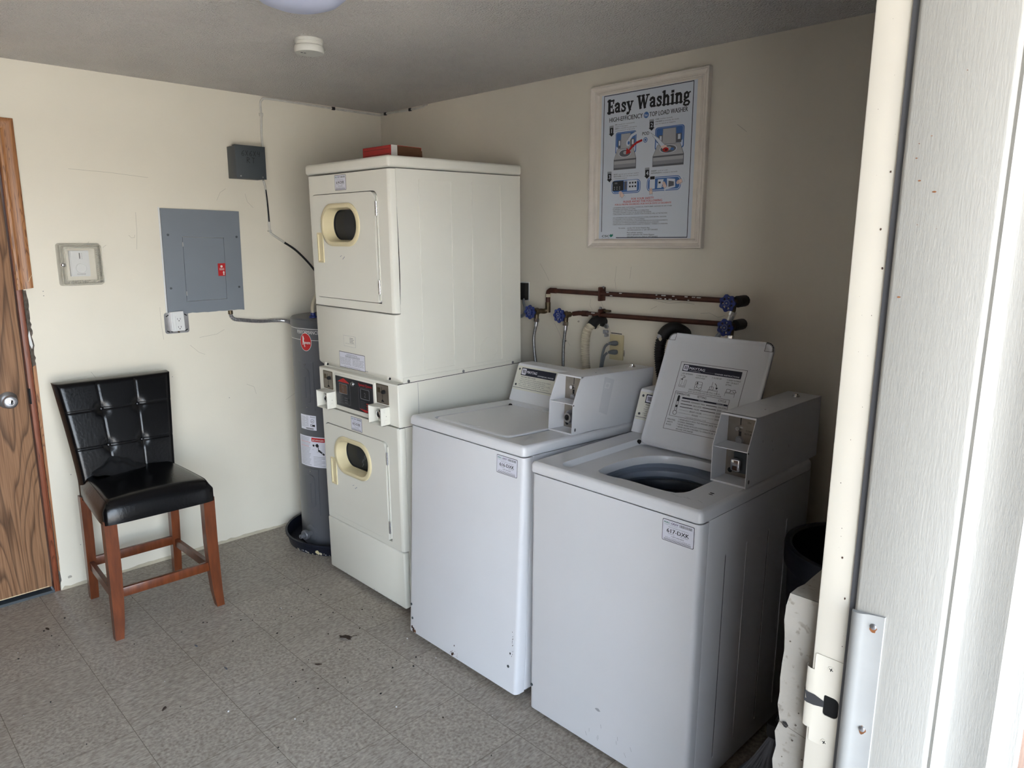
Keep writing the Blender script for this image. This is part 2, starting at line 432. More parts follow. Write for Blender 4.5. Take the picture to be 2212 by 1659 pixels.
def thing(name, label, cat, loc=(0, 0, 0), rot=(0, 0, 0), group=None):
    o = bpy.data.objects.new(name, None); C.objects.link(o); o.empty_display_size = 0.05
    o.location = loc; o.rotation_euler = rot; o['label'] = label; o['category'] = cat
    if group: o['group'] = group
    return o
def tag(o, label, cat, group=None):
    o['label'] = label; o['category'] = cat
    if group: o['group'] = group
    return o
def struct(o, label=None):
    o['kind'] = 'structure'
    if label: o['label'] = label
    return o
def copy_child(src, parent, name=None, delta=None):
    o = src.copy(); C.objects.link(o); o.parent = parent
    if delta: o.location = Vector(o.location) + Vector(delta)
    for ch in src.children:
        k = ch.copy(); C.objects.link(k); k.parent = o
    return o

# ------------------------------------------------------------------ the room
H = 2.355
struct(B().box(-0.12, 3.40, -4.7, 0.12, -0.10, 0.0, 'vinyl_tile').obj('floor'), 'grey streaked vinyl tile floor with dark joints')
struct(B().box(-0.12, 3.50, -4.7, 0.12, H, H + 0.12, 'popcorn_ceiling').obj('ceiling'), 'grey popcorn textured ceiling')
b = B(X=SIDE((0, 0, 0)))
b.prism([(-4.7, 0), (-2.745, 0), (-2.745, 2.075), (-1.886, 2.075)] + [(-1.886 + 0.004 * random.random(), 2.0 - 0.05 * i) for i in range(40)] + [(-1.886, 0), (0.12, 0), (0.12, H), (-4.7, H)], -0.12, 0, 'wall_paint')
def crack(bb, pts, w=0.0011, m='wall_crack'): bb.stroke(pts, w, 0.0003, m)
for pts in ([(-1.44, 1.645), (-1.428, 1.632), (-1.415, 1.634), (-1.412, 1.646)], [(-1.54, 1.60), (-1.555, 1.588)], [(-1.62, 1.60), (-1.61, 1.615)], [(-1.20, 1.10), (-1.16, 1.06), (-1.13, 1.045)], [(-1.66, 1.02), (-1.64, 0.985), (-1.635, 0.95)], [(-1.15, 1.135), (-1.06, 1.145), (-1.02, 1.165)], [(-0.92, 0.86), (-0.88, 0.84), (-0.87, 0.80)], [(-0.70, 0.74), (-0.64, 0.77), (-0.60, 0.76)], [(-0.96, 1.60 + 0.28), (-0.99, 1.86), (-1.01, 1.82)], [(-0.86, 1.86), (-0.85, 1.82), (-0.82, 1.79)], [(-1.66, 1.93), (-1.5, 1.925), (-1.33, 1.912)], [(-1.40, 1.75), (-1.402, 1.66), (-1.41, 1.58)], [(-1.33, 1.30), (-1.33, 1.22), (-1.325, 1.14)]): crack(b, pts)
for (y_, z_) in ((-1.79, 0.55), (-1.785, 0.20), (-1.812, 1.40), (-1.812, 1.38), (-1.02, 0.80), (-1.3, 0.95)): b.prism(blob(y_, z_, 0.0025, 7), 0, 0.0003, 'dim_ink')
b.prism(blob(-1.845, 0.055, 0.010, 12, 0.008), 0, 0.0003, 'wall_crack')
struct(b.obj('wall_left'), 'off white painted wall with breaker panel and thermostat')
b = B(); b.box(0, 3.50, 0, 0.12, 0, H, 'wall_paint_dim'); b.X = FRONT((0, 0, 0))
for pts in ([(1.40, 1.24), (1.44, 1.18), (1.47, 1.10)], [(1.46, 1.19), (1.50, 1.14)], [(1.62, 1.37), (1.615, 1.34), (1.63, 1.32)], [(1.68, 1.36), (1.70, 1.325)], [(1.76, 1.52), (1.755, 1.46), (1.762, 1.42)], [(1.30, 1.52), (1.34, 1.47), (1.36, 1.44)], [(1.96, 1.385), (2.04, 1.375), (2.10, 1.385), (2.16, 1.38)], [(1.98, 1.36), (1.95, 1.345)], [(2.19, 1.345), (2.23, 1.35), (2.27, 1.335), (2.30, 1.345)], [(2.08, 1.24), (2.12, 1.25), (2.15, 1.23)], [(1.72, 1.27), (1.735, 1.235), (1.74, 1.22)], [(2.30, 2.06), (2.34, 2.03)], [(1.84, 1.52), (1.835, 1.47)]): b.stroke(pts, 0.0012, 0.0003, 'wall_crack')
b.prism(blob(1.47, 1.16, 0.010, 9, 0.006), 0, 0.0003, 'plaster_dark'); b.prism(blob(1.55, 1.26, 0.008, 9, 0.006), 0, 0.0003, 'wall_crack')
struct(b.obj('wall_back'), 'off white painted wall behind the washers')
struct(B().box(-0.12, 3.50, -4.82, -4.7, 0, H, 'brown_stucco').obj('wall_front'), 'brown wall opposite the washers')
b = B()
b.box(3.36, 3.50, -1.548, 0, 1.105, H, 'painted_block')
b.box(3.36, 3.50, -4.7, -3.45, 0, H, 'brown_stucco')
b.box(3.36, 3.50, -3.45, -1.548, 2.10, H, 'wall_paint')  # opening made wider beyond the view so more daylight enters
struct(b.obj('wall_right'), 'painted wall with the open outside door')
# low block wall that carries the framed wall, broken edge on the room side
def ragged_block():
    bb = B(); rng = random.Random(3)
    ys = [-1.552 + 1.552 * i / 60 for i in range(61)]
    zs = [0.0] + [1.10 * i / 44 for i in range(1, 45)]
    P = {}
    for i, y in enumerate(ys):
        for j, z in enumerate(zs):
            jag = 0.005 * rng.random() if (j == len(zs) - 1 or i == 0) else 0.002 * rng.random()
            joint = 0.006 if (abs(z - 0.875) < 0.015 or abs(z - 0.65) < 0.015 or abs(z - 0.425) < 0.015) else 0
            P[i, j] = (3.288 + jag + joint + (0.006 if j == len(zs) - 1 else 0), y + (0.004 * rng.random() if i == 0 else 0), z - (0.006 * rng.random() if j == len(zs) - 1 else 0))
    vs = [P[i, j] for i in range(61) for j in range(len(zs))]; n = len(zs)
    fs = [(i * n + j, i * n + j + 1, (i + 1) * n + j + 1, (i + 1) * n + j) for i in range(60) for j in range(n - 1)]
    # top and front closing strips
    o = len(vs); vs += [(3.50, ys[i], 1.105) for i in range(61)]
    fs += [(i * n + n - 1, o + i, o + i + 1, (i + 1) * n + n - 1) for i in range(60)]
    o2 = len(vs); vs += [(3.50, -1.550, z) for z in zs]
    fs += [(j, o2 + j, o2 + j + 1, j + 1) for j in range(n - 1)]
    bb.add(vs, fs, 'painted_block', smooth=False)
    bb.box(3.49, 3.50, -1.55, 0, 0, 1.10, 'painted_block')
    # pits and a hairline crack on the end face
    bb.X = FRONT((0, -1.5535, 0))
    for k in range(14):
        bb.prism(blob(3.293 + 0.05 * rng.random(), 0.55 + 0.52 * rng.random(), 0.0012 + 0.0012 * rng.random(), 7), 0, 0.0004, 'plaster_dark')
    bb.stroke([(3.295, 0.876), (3.315, 0.871), (3.345, 0.866)], 0.0008, 0.0006, 'plaster_dark')
    bb.prism(blob(3.306, 0.874, 0.006), 0, 0.0006, 'dark_gap')
    return bb.obj('wall_foundation')
struct(ragged_block(), 'low painted concrete block wall under the framed wall')
# unpainted strip with a torn paint edge along the foot of the left wall
pts = [(-1.886, 0.0), (-0.02, 0.0)]
y = -0.02
while y > -1.886:
    pts.append((y, 0.011 + 0.009 * random.random())); y -= 0.025
struct(B(X=SIDE((0, 0, 0))).prism(pts, 0, 0.0015, 'tan_glue').obj('baseboard_left'), 'tan glue line along the foot of the left wall')

# left interior door: leaf, knob, jamb, broken casing
d1 = bpy.data.objects.new('door_1', None); C.objects.link(d1); struct(d1, 'brown oak interior door with round steel knob')
b = B(); b.box(-0.052, -0.012, -2.72, -1.917, 0.028, 2.055, 'door_oak', 0.002)
b.X = SIDE((-0.0118, 0, 0)); b.stroke([(-2.30, 0.031), (-2.1, 0.031), (-1.93, 0.033)], 0.003, 0.0004, 'cream_plastic')
leaf = b.obj('door_leaf', d1)
b = B(); b.lathe([(0.037, 0), (0.037, 0.002), (0.034, 0.006), (0.024, 0.010), (0.014, 0.014), (0.013, 0.030), (0.018, 0.036), (0.027, 0.044), (0.0285, 0.054), (0.026, 0.063), (0.018, 0.067), (0.010, 0.066), (0.0005, 0.066)], 'steel', 36, (-0.012, -1.992, 0.934), (1, 0, 0))
knob = b.obj('door_knob', leaf)
b = B(); b.lathe([(0.0105, 0), (0.0105, 0.0015), (0.009, 0.002), (0.0003, 0.002)], 'chrome', 24, (0.0545, -1.992, 0.934), (1, 0, 0))
b.box(0.0562, 0.0568, -1.9932, -1.9908, 0.928, 0.940, 'dark_gap'); b.obj('key_cylinder', knob)
b = B(); b.box(-0.12, -0.003, -1.911, -1.8885, 0.0, 2.075, 'jamb_wood', 0.002); b.box(-0.12, -0.003, -2.745, -2.723, 0.0, 2.075, 'jamb_wood', 0.002); b.box(-0.12, -0.003, -2.723, -1.911, 2.058, 2.075, 'jamb_wood', 0.002)
b.box(-0.10, -0.055, -2.72, -1.917, 0.0, 2.05, 'dark_gap')
b.box(-0.022, -0.0022, -1.9118, -1.906, 0.905, 0.975, 'dark_gap')
b.obj('door_jamb', d1)
b = B()     # moulded casing, mitred at the top, broken off half way down
prof = [(-1.910, 0.004), (-1.906, 0.010), (-1.897, 0.0125), (-1.889, 0.0095), (-1.880, 0.0135), (-1.866, 0.0165), (-1.853, 0.0165), (-1.849, 0.014), (-1.848, 0.0)]
def casing(p_bot, p_top):
    n = len(prof); vs = [(x, y, p_bot(y)) for y, x in prof] + [(x, y, p_top(y)) for y, x in prof]
    b.add(vs, [(i, i + 1, n + i + 1, n + i) for i in range(n - 1)] + [tuple(range(n - 1, -1, -1)), tuple(range(n, 2 * n))], 'casing_oak')
casing(lambda y: 1.408 + (y + 1.91) * 0.15, lambda y: 2.057 + (y + 1.91))
n = len(prof); vs = []
for yy in (-2.80, None):
    for y, x in prof: vs.append((x, yy if yy else y, 2.057 + (y + 1.91)))
b.add(vs, [(i, n + i, n + i + 1, i + 1) for i in range(n - 1)], 'casing_oak')
b.X = SIDE((0.0168, 0, 0)); b.stroke([(-1.865, 1.445), (-1.858, 1.46), (-1.850, 1.472)], 0.0014, 0, 'cream_plastic'); b.X = Matrix.Identity(4)
b.obj('casing', d1)
b = B(X=SIDE((0, 0, 0)))    # splintered strip and torn plaster where the casing is gone
e1 = [(-1.8885 + 0.003 * random.random(), 1.407 - 0.0135 * i) for i in range(26)]
e2 = [(-1.876 + 0.006 * random.random(), 1.407 - 0.0135 * i) for i in range(26)]
b.prism(e1[::1] + e2[::-1], 0.0, 0.0012, 'plaster_dark')
b.prism([(-1.889, 1.21), (-1.883, 1.232), (-1.880, 1.20), (-1.876, 1.165), (-1.881, 1.15), (-1.888, 1.172)], 0.0, 0.003, 'plastic_white')
b.obj('torn_plaster', d1)
b = B(X=SIDE((0, 0, 0)))
b.prism([(-1.888, 0.62), (-1.888, 1.03), (-1.8865, 1.072), (-1.874, 1.079), (-1.874, 0.98), (-1.878, 0.62), (-1.880, 0.30), (-1.882, 0.10), (-1.887, 0.10)], 0.0, 0.006, 'casing_oak')
b.prism([(-1.8885, 0.03), (-1.8885, 0.50), (-1.881, 0.50), (-1.882, 0.3), (-1.879, 0.16), (-1.8835, 0.12), (-1.880, 0.05)], 0.0, 0.0012, 'plaster_dark')
b.obj('casing_splinter', d1)
struct(B().box(-0.10, -0.002, -2.723, -1.911, 0.0, 0.012, 'jbox_grey').obj('trim_1'), 'dark threshold under the oak door')

# outside door frame on the right
d2 = bpy.data.objects.new('door_2', None); C.objects.link(d2); struct(d2, 'white painted outside door frame with strike plate')
b = B()
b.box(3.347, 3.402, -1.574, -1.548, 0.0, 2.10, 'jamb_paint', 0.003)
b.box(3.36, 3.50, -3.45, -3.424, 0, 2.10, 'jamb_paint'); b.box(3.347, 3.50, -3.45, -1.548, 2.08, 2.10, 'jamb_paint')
b.X = FRONT((0, -1.5742, 0))
rng = random.Random(11)
for k in range(34):
    b.prism(blob(3.352 + 0.046 * rng.random() ** 0.6, 0.95 + 1.05 * rng.random(), 0.0003 + 0.0006 * rng.random() ** 3, 6), 0, 0.0002, 'dark_rust')
for (x_, z_) in ((3.386, 1.722), (3.381, 1.650), (3.388, 1.60), (3.375, 1.19), (3.384, 1.13)):
    b.prism(blob(x_, z_, 0.0014, 8, 0.0022), 0, 0.0005, 'dark_rust')
b.obj('jamb', d2)
B().box(3.3925, 3.403, -1.5785, -1.574, 0.0, 2.08, 'heater_grey', 0.0015).obj('weatherstrip', d2)
b = B()
b.box(3.402, 3.514, -1.588, -1.548, 0.0, 2.09, 'trim_paint_darkened', 0.006, 3)
b.X = FRONT((0, -1.5882, 0))
for (x_, z_, r_) in ((3.419, 1.735, 0.002), (3.425, 1.708, 0.003), (3.443, 1.694, 0.0035), (3.416, 1.565, 0.003), (3.420, 1.752, 0.0012), (3.433, 1.76, 0.0014), (3.463, 1.83, 0.001), (3.428, 1.655, 0.001), (3.45, 1.65, 0.0008)):
    b.prism(blob(x_, z_, r_ * 0.8, 8, r_ * 0.4), 0, 0.0004, 'rust')
for (x_, z_) in ((3.415, 1.775), (3.438, 1.675), (3.428, 1.63)):
    pass
b.obj('door_stop', d2)
b = B()
prof2 = [(3.510, -1.548), (3.510, -1.579), (3.518, -1.583), (3.527, -1.576), (3.534, -1.573), (3.556, -1.573), (3.570, -1.575), (3.578, -1.576), (3.586, -1.569), (3.604, -1.566), (3.607, -1.562), (3.607, -1.548)]
nn = len(prof2)
b.add([(x, y, 0.0) for x, y in prof2] + [(x, y, 2.09) for x, y in prof2], [(i, (i + 1) % nn, nn + (i + 1) % nn, nn + i) for i in range(nn)], 'trim_paint_darkened')
b.obj('brickmould', d2)
b = B(X=FRONT((0, -1.574, 0)))     # strike plate with curved lip and dark latch hole
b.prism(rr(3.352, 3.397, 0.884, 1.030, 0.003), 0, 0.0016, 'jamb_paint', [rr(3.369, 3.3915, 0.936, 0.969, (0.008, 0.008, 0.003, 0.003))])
b.prism(rr(3.369, 3.3915, 0.936, 0.969, 0.004), 0.0001, 0.0003, 'void_black')
lip = [(3.356, 0.0017), (3.346, 0.0018), (3.341, -0.0005), (3.338, -0.006), (3.337, -0.012)]
n = len(lip)
b.add([(x, 0.905, w) for x, w in lip] + [(x, 1.003, w) for x, w in lip], [(i, i + 1, n + i + 1, n + i) for i in range(n - 1)], 'jamb_paint', smooth=False)
b.add([(x - 0.0006, 0.945, w + 0.0008) for x, w in lip[::-1]] + [(3.370, 0.948, 0.0019)] + [(3.370, 0.958, 0.0019)] + [(x - 0.0006, 0.963, w + 0.0008) for x, w in lip], [tuple(range(12))], 'heater_cap')
strike = b.obj('strike_plate', d2)
for z_ in (1.013, 0.892):
    b = B(X=FRONT((0, -1.574, 0)))
    b.prism(circ(3.376, z_, 0.0048, 16), 0.0016, 0.0024, 'jamb_paint')
    b.stroke([(3.3735, z_ + 0.001), (3.3785, z_ - 0.001)], 0.0012, 0.0026, 'dark_gap'); b.stroke([(3.375, z_ - 0.0025), (3.377, z_ + 0.0025)], 0.0012, 0.0026, 'dark_gap')
    b.obj('screw', strike)
b = B()     # latch guard wrapped on the stop edge
gp = [(3.400, -1.586), (3.401, -1.5915), (3.405, -1.595), (3.411, -1.5965), (3.418, -1.595), (3.424, -1.5925), (3.444, -1.5915), (3.4445, -1.588), (3.41, -1.587)]
n = len(gp)
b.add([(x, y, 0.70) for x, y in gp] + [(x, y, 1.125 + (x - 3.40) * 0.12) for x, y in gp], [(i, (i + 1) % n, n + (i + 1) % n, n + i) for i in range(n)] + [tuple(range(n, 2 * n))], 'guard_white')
b.X = FRONT((0, -1.5922, 0))
for z_ in (1.112, 0.953):
    b.prism(blob(3.431, z_ - 0.002, 0.0062, 12, 0.0075, 0.4), 0, 0.0003, 'rust')
guard = b.obj('latch_guard', d2)
for z_ in (1.112, 0.953):
    B().lathe([(0.0045, 0), (0.0042, 0.0012), (0.003, 0.002), (0.0002, 0.0022)], 'steel', 14, (3.431, -1.5922, z_), (0, -1, 0)).obj('screw', guard)

struct(B().box(3.505, 3.588, -1.545, 3.0, -0.04, 2.50, 'brown_stucco', 0.002).obj('wall_outside'), 'brown outside wall beside the door frame')
# outside: paved yard, roof over the room, added unseen wall and overhang against light
struct(B().box(3.40, 40, -25, 25, -0.20, -0.04, 'pavement').obj('ground'), 'pale paved yard outside the door')
struct(B().box(3.40, 3.62, -3.45, -1.548, -0.04, -0.002, 'painted_block').obj('trim_2'), 'concrete door sill')
struct(B().box(3.50, 4.8, -4.25, -4.15, -0.04, 2.50, 'brown_stucco').obj('wall_light_block'), 'added unseen brown wall blocking side light at the door')  # invented wall, out of view, blocks side light at the doorway
struct(B().box(-0.6, 5.3, -9.0, 4.0, 2.50, 2.65, 'roof_dark').obj('roof'), 'flat roof over the room with an added overhang shading the door')  # overhang added out of view to cut sky light on the trim

# ------------------------------------------------------------------ things on the left wall
# breaker panel
t = thing('breaker_panel', 'large flat grey breaker panel cover on the left wall', 'electrical panel', (0, -1.10, 1.52))
b = B(X=SIDE((0, 0, 0))); oy, oz = -1.10, 1.52
L = lambda y, z: (y - oy, z - oz)
out = [L(-1.291, 1.773), L(-1.296, 1.270)] + [L(-1.296 + 0.39 * i / 20, 1.262 + 0.004 * random.random()) for i in range(1, 20)] + [L(-0.909, 1.262), L(-0.904, 1.769)]
door = [L(-1.199, 1.639), L(-1.203, 1.321), L(-0.998, 1.325), L(-0.993, 1.635)]
b.prism(out, 0, 0.011, 'panel_grey', [door])
b.prism([(-1.299 - oy, 1.778 - oz), (-1.303 - oy, 1.26 - oz), (-1.297 - oy, 1.26 - oz), (-1.292 - oy, 1.778 - oz)], 0, 0.0015, 'plastic_white')
b.obj('cover', t)
b = B(X=SIDE((0, 0, 0)))
b.prism([(-1.1975 - oy, 1.6375 - oz), (-1.2015 - oy, 1.3225 - oz), (-0.9995 - oy, 1.3265 - oz), (-0.9945 - oy, 1.6335 - oz)], 0.001, 0.0112, 'panel_grey')
pd = b.obj('panel_door', t)
for z_ in (1.602, 1.361):
    b = B(X=SIDE((0, 0, 0))); b.prism(rr(-1.2035 - oy, -1.1975 - oy, z_ - oz - 0.011, z_ - oz + 0.011, 0.001), 0.011, 0.0135, 'steel'); b.obj('hinge', pd)
b = B(X=SIDE((0, 0, 0)))
b.prism([L(-1.034, 1.506), L(-1.034, 1.443), L(-0.998, 1.443), L(-0.995, 1.507)], 0.0112, 0.0125, 'carton_red')
b.prism(circ(-1.0155 - oy, 1.491 - oz, 0.006, 14), 0.0125, 0.0127, 'carton_white')
for k in range(3): b.stroke([L(-1.027, 1.481 - 0.004 * k), L(-1.003, 1.481 - 0.004 * k)], 0.0014, 0.0127, 'carton_white')
b.prism([L(-1.009, 1.447), L(-1.009, 1.460), L(-1.012, 1.460), L(-1.006, 1.468), L(-1.000, 1.460), L(-1.003, 1.460), L(-1.003, 1.447)], 0.0125, 0.0127, 'carton_white')
o = b.obj('warning_label', t); o['label'] = 'small red breaker label'
for (y_, z_) in ((-1.266, 1.648), (-0.925, 1.640), (-1.273, 1.390), (-0.929, 1.383)):
    B().lathe([(0.0058, 0), (0.0055, 0.0015), (0.003, 0.0025), (0.0002, 0.0026)], 'jbox_grey', 14, (0.011, y_ - oy, z_ - oz), (1, 0, 0)).obj('screw', t)

# junction box with a pencilled size
t = thing('junction_box', 'dark grey square junction box with handwritten 6X6X4 RT high on left wall', 'junction box', (0, -0.862, 2.01))
B().box(0, 0.096, -0.078, 0.076, -0.079, 0.076, 'jbox_grey', 0.002).obj('body', t)
b = B(); b.box(0.096, 0.0995, -0.080, 0.078, -0.081, 0.080, 'jbox_grey', 0.0012); b.box(0.066, 0.0995, -0.081, 0.079, 0.0765, 0.080, 'jbox_grey', 0.001)
b.X = SIDE((0.0997, 0, 0))
ST = {'6': [[(0.55, 1), (0.2, .7), (0, .3), (.1, .02), (.45, 0), (.55, .25), (.35, .45), (.05, .35)]], 'X': [[(0, 1), (.5, 0)], [(.5, 1), (0, 0)]], '4': [[(.1, 1), (0, .5), (.5, .5)], [(.5, 1), (.4, 0)]], 'R': [[(0, 0), (.05, 1), (.45, .9), (.5, .65), (.1, .5), (.55, 0)]], 'T': [[(0, 1), (.6, .95)], [(.3, .97), (.32, 0)]]}
def scrawl(bb, s, x, y, h, w, m, dx=0.78):
    for ch in s:
        for st in ST[ch]: bb.stroke([(x + p[0] * h, y + p[1] * h) for p in st], w, 0.0002, m)
        x += dx * h
scrawl(b, '6X6X4', -0.048, 0.030, 0.024, 0.0022, 'black_ink', 0.86); scrawl(b, 'RT', -0.022, -0.004, 0.026, 0.0024, 'black_ink', 1.0)
jc = b.obj('cover', t)
for y_ in (-0.058, 0.058):
    B().lathe([(0.004, 0), (0.0036, 0.0014), (0.0002, 0.002)], 'steel', 12, (0.0995, y_, -0.070), (1, 0, 0)).obj('screw', jc)

# thermostat inside its locked clear guard
t = thing('thermostat_guard', 'clear plastic locking guard over the thermostat near the oak door', 'thermostat guard', (0, -1.652, 1.514))
b = B(X=SIDE((0, 0, 0)))
b.prism(rr(-0.094, 0.084, -0.094, 0.094, 0.012), 0.0, 0.004, 'clear_edge', [rr(-0.060, 0.060, -0.070, 0.070, 0.004)])
b.prism(rr(-0.088, 0.078, -0.088, 0.088, 0.010), 0.004, 0.040, 'clear_plastic', [rr(-0.082, 0.072, -0.082, 0.082, 0.008)])
b.prism(rr(-0.088, 0.078, -0.088, 0.088, 0.010), 0.040, 0.043, 'clear_plastic')
b.prism(rr(-0.072, 0.062, -0.076, 0.076, 0.004), 0.040, 0.0436, 'clear_edge', [rr(-0.068, 0.058, -0.072, 0.072, 0.003)]); b.prism(rr(-0.088, 0.078, -0.088, 0.088, 0.010), 0.0402, 0.0434, 'clear_edge', [rr(-0.085, 0.075, -0.085, 0.085, 0.008)])
for k in range(16):
    b.box(0.055, 0.070, -0.072 + 0.0095 * k, -0.069 + 0.0095 * k, 0.036, 0.040, 'clear_edge')
    if k < 13: b.box(-0.068 + 0.0095 * k, -0.065 + 0.0095 * k, -0.082, -0.070, 0.036, 0.040, 'clear_edge')
b.obj('cover', t)
b = B(X=SIDE((0, 0, 0))); b.prism(rr(-0.066, 0.058, -0.072, 0.072, 0.004), 0.0, 0.003, 'wall_paint'); b.obj('back_plate', t)
B().lathe([(0.0105, 0), (0.0105, 0.006), (0.008, 0.010), (0.004, 0.012), (0.0002, 0.012)], 'chrome', 20, (0.043, -0.082, 0.0), (1, 0, 0)).obj('lock', t)
t = thing('thermostat', 'small white thermostat with round dial inside the clear guard', 'thermostat', (0.003, -1.660, 1.517))
b = B(X=SIDE((0, 0, 0))); b.prism(rr(-0.040, 0.038, -0.056, 0.058, 0.003), 0, 0.018, 'plastic_white'); b.prism(rr(-0.036, 0.036, -0.053, 0.055, 0.003), 0.018, 0.022, 'plastic_white')
b.rect(-0.0025, 0.0015, 0.022, 0.048, 0.0222, 'black_ink')
for k in range(4): b.text(str(8 - k) + '0', 0.006, 0.044 - 0.0075 * k, 0.005, 0.0222, 'dim_ink')
b.text('Honeywell', 0.0, -0.048, 0.008, 0.0222, 'dim_ink', align='C', bold=0.02)
b.obj('body', t)
B().lathe([(0.0225, 0), (0.0225, 0.003), (0.020, 0.0045), (0.0195, 0.0025), (0.0002, 0.0025)], 'plastic_white', 32, (0.022, 0.002, -0.020), (1, 0, 0)).obj('dial', t)

# loose outlet in a metal box under the panel
t = thing('gfci_outlet', 'white outlet hanging crooked in a metal box under the breaker panel', 'outlet', (0, -1.258, 1.220))
b = B(X=SIDE((0, 0, 0)))
b.prism(rr(-0.057, 0.058, -0.053, 0.051, 0.012), 0, 0.006, 'steel', [rr(-0.030, 0.030, -0.047, 0.045, 0.002)])
b.prism(rr(-0.030, 0.030, -0.047, 0.045, 0.002), 0, 0.0008, 'dark_gap')
for (y_, z_, a_) in ((-0.043, 0.036, 0.6), (0.045, 0.036, -0.6), (-0.043, -0.042, -0.5), (0.044, -0.040, 0.6)):
    b.stroke([(y_ - 0.006 * math.cos(a_), z_ - 0.006 * math.sin(a_)), (y_ + 0.006 * math.cos(a_), z_ + 0.006 * math.sin(a_))], 0.005, 0.0063, 'dark_gap')
b.obj('metal_box', t)
b = B(X=Matrix.Translation((0.006, 0, 0)) @ Matrix.Rotation(math.radians(2), 4, 'X') @ SIDE((0, 0, 0)))
b.prism(rr(-0.033, 0.029, -0.040, 0.056, 0.003), 0.0, 0.022, 'plastic_white')
b.prism(rr(-0.027, 0.025, -0.035, 0.050, 0.003), 0.022, 0.026, 'plastic_white')
b.obj('cover_plate', t)
b = B(X=Matrix.Translation((0.006, 0, 0)) @ Matrix.Rotation(math.radians(2), 4, 'X') @ SIDE((0, 0, 0)))
b.prism(rr(-0.014, 0.018, -0.034, 0.034, 0.002), 0.026, 0.029, 'plastic_white')
for zc in (0.020, -0.020):
    for dx in (-0.005, 0.008): b.rect(dx - 0.001, dx + 0.001, zc - 0.004, zc + 0.005, 0.0292, 'black_ink')
    b.prism(circ(0.0015, zc - 0.009, 0.0026, 10), 0.029, 0.0292, 'black_ink')
b.prism(rr(-0.006, 0.010, -0.0045, 0.0045, 0.001), 0.029, 0.0302, 'plastic_white')
b.obj('receptacle', t)
b = B(); b.cyl((0.006, 0.002, -0.046), (0.022, 0.002, -0.046), 0.004, 'brass_old', 10); b.box(0.006, 0.010, -0.02, 0.03, -0.050, -0.043, 'steel'); b.obj('mounting_screw', t)

# white painted cable up from the junction box, along the ceiling and round the corner
t = thing('wall_cable', 'thin painted cable running up from junction box and along the ceiling corner', 'cable', (0.006, -0.75, 2.10))
def rel(P, o): return [tuple(Vector(p) - Vector(o)) for p in P]
o_ = (0.006, -0.75, 2.10)
b = B(); b.tube(rel([(0.012, -0.752, 2.085), (0.006, -0.752, 2.16), (0.006, -0.747, 2.25), (0.006, -0.748, 2.315), (0.006, -0.738, 2.336), (0.006, -0.715, 2.345), (0.006, -0.60, 2.346), (0.006, -0.32, 2.343), (0.006, -0.10, 2.344), (0.008, -0.015, 2.343), (0.030, -0.007, 2.346), (0.12, -0.006, 2.346), (0.30, -0.006, 2.342), (0.40, -0.006, 2.344), (0.445, -0.006, 2.352)], o_), 0.0058, 'wire_white', 8, 5)
b.obj('cable_run', t)
for p in ((0.006, -0.749, 2.262), (0.006, -0.321, 2.343)):
    q = Vector(p) - Vector(o_); B().box(q.x - 0.004, q.x + 0.010, q.y - 0.009, q.y + 0.009, q.z - 0.008, q.z + 0.008, 'wire_white' if p[2] < 2.3 else 'wire_black', 0.002).obj('staple', t)
for p in ((0.06, -0.006, 2.346), (0.297, -0.006, 2.342)):
    q = Vector(p) - Vector(o_); B().box(q.x - 0.010, q.x + 0.010, q.y - 0.008, q.y + 0.004, q.z - 0.008, q.z + 0.008, 'wire_black', 0.002).obj('staple', t)
t = thing('drop_cable', 'chipped white and black cable dropping from junction box behind the dryers', 'cable', (0.006, -0.745, 1.93))
o_ = (0.006, -0.745, 1.93)
b = B(); b.tube(rel([(0.020, -0.764, 1.932), (0.010, -0.752, 1.905), (0.006, -0.747, 1.86), (0.006, -0.741, 1.78), (0.006, -0.739, 1.69), (0.006, -0.735, 1.665), (0.006, -0.715, 1.648), (0.008, -0.66, 1.612)], o_), 0.0058, 'wire_white', 8, 5)
b.tube(rel([(0.0095, -0.749, 1.885), (0.0092, -0.744, 1.83), (0.0092, -0.741, 1.76), (0.0092, -0.740, 1.72)], o_), 0.0042, 'wire_black', 7, 4)
b.tube(rel([(0.008, -0.66, 1.612), (0.010, -0.59, 1.566), (0.014, -0.51, 1.485), (0.02, -0.45, 1.40)], o_), 0.0060, 'wire_black', 8, 5); b.obj('cable_run', t)
q = Vector((0.006, -0.739, 1.672)) - Vector(o_); B().box(q.x - 0.004, q.x + 0.009, q.y - 0.010, q.y + 0.010, q.z - 0.004, q.z + 0.004, 'wire_white', 0.002).obj('staple', t)

# armoured conduit from panel to water heater
P = [(0.010, -0.985, 1.256), (0.012, -0.984, 1.235), (0.016, -0.970, 1.217), (0.020, -0.935, 1.210), (0.024, -0.84, 1.197), (0.03, -0.76, 1.195), (0.05, -0.70, 1.190), (0.10, -0.668, 1.170), (0.135, -0.655, 1.158)]
t = thing('armored_conduit', 'silver ribbed conduit from the breaker panel to the water heater', 'conduit', P[0])
B().tube(rel(P, P[0]), 0.0085, 'steel', 10, 10, rib=0.008, ribh=0.0018).obj('sleeve', t)
B().cyl((0, 0, 0.006), (0.0, 0, -0.012), 0.012, 'brass_old', 12).obj('connector', t)

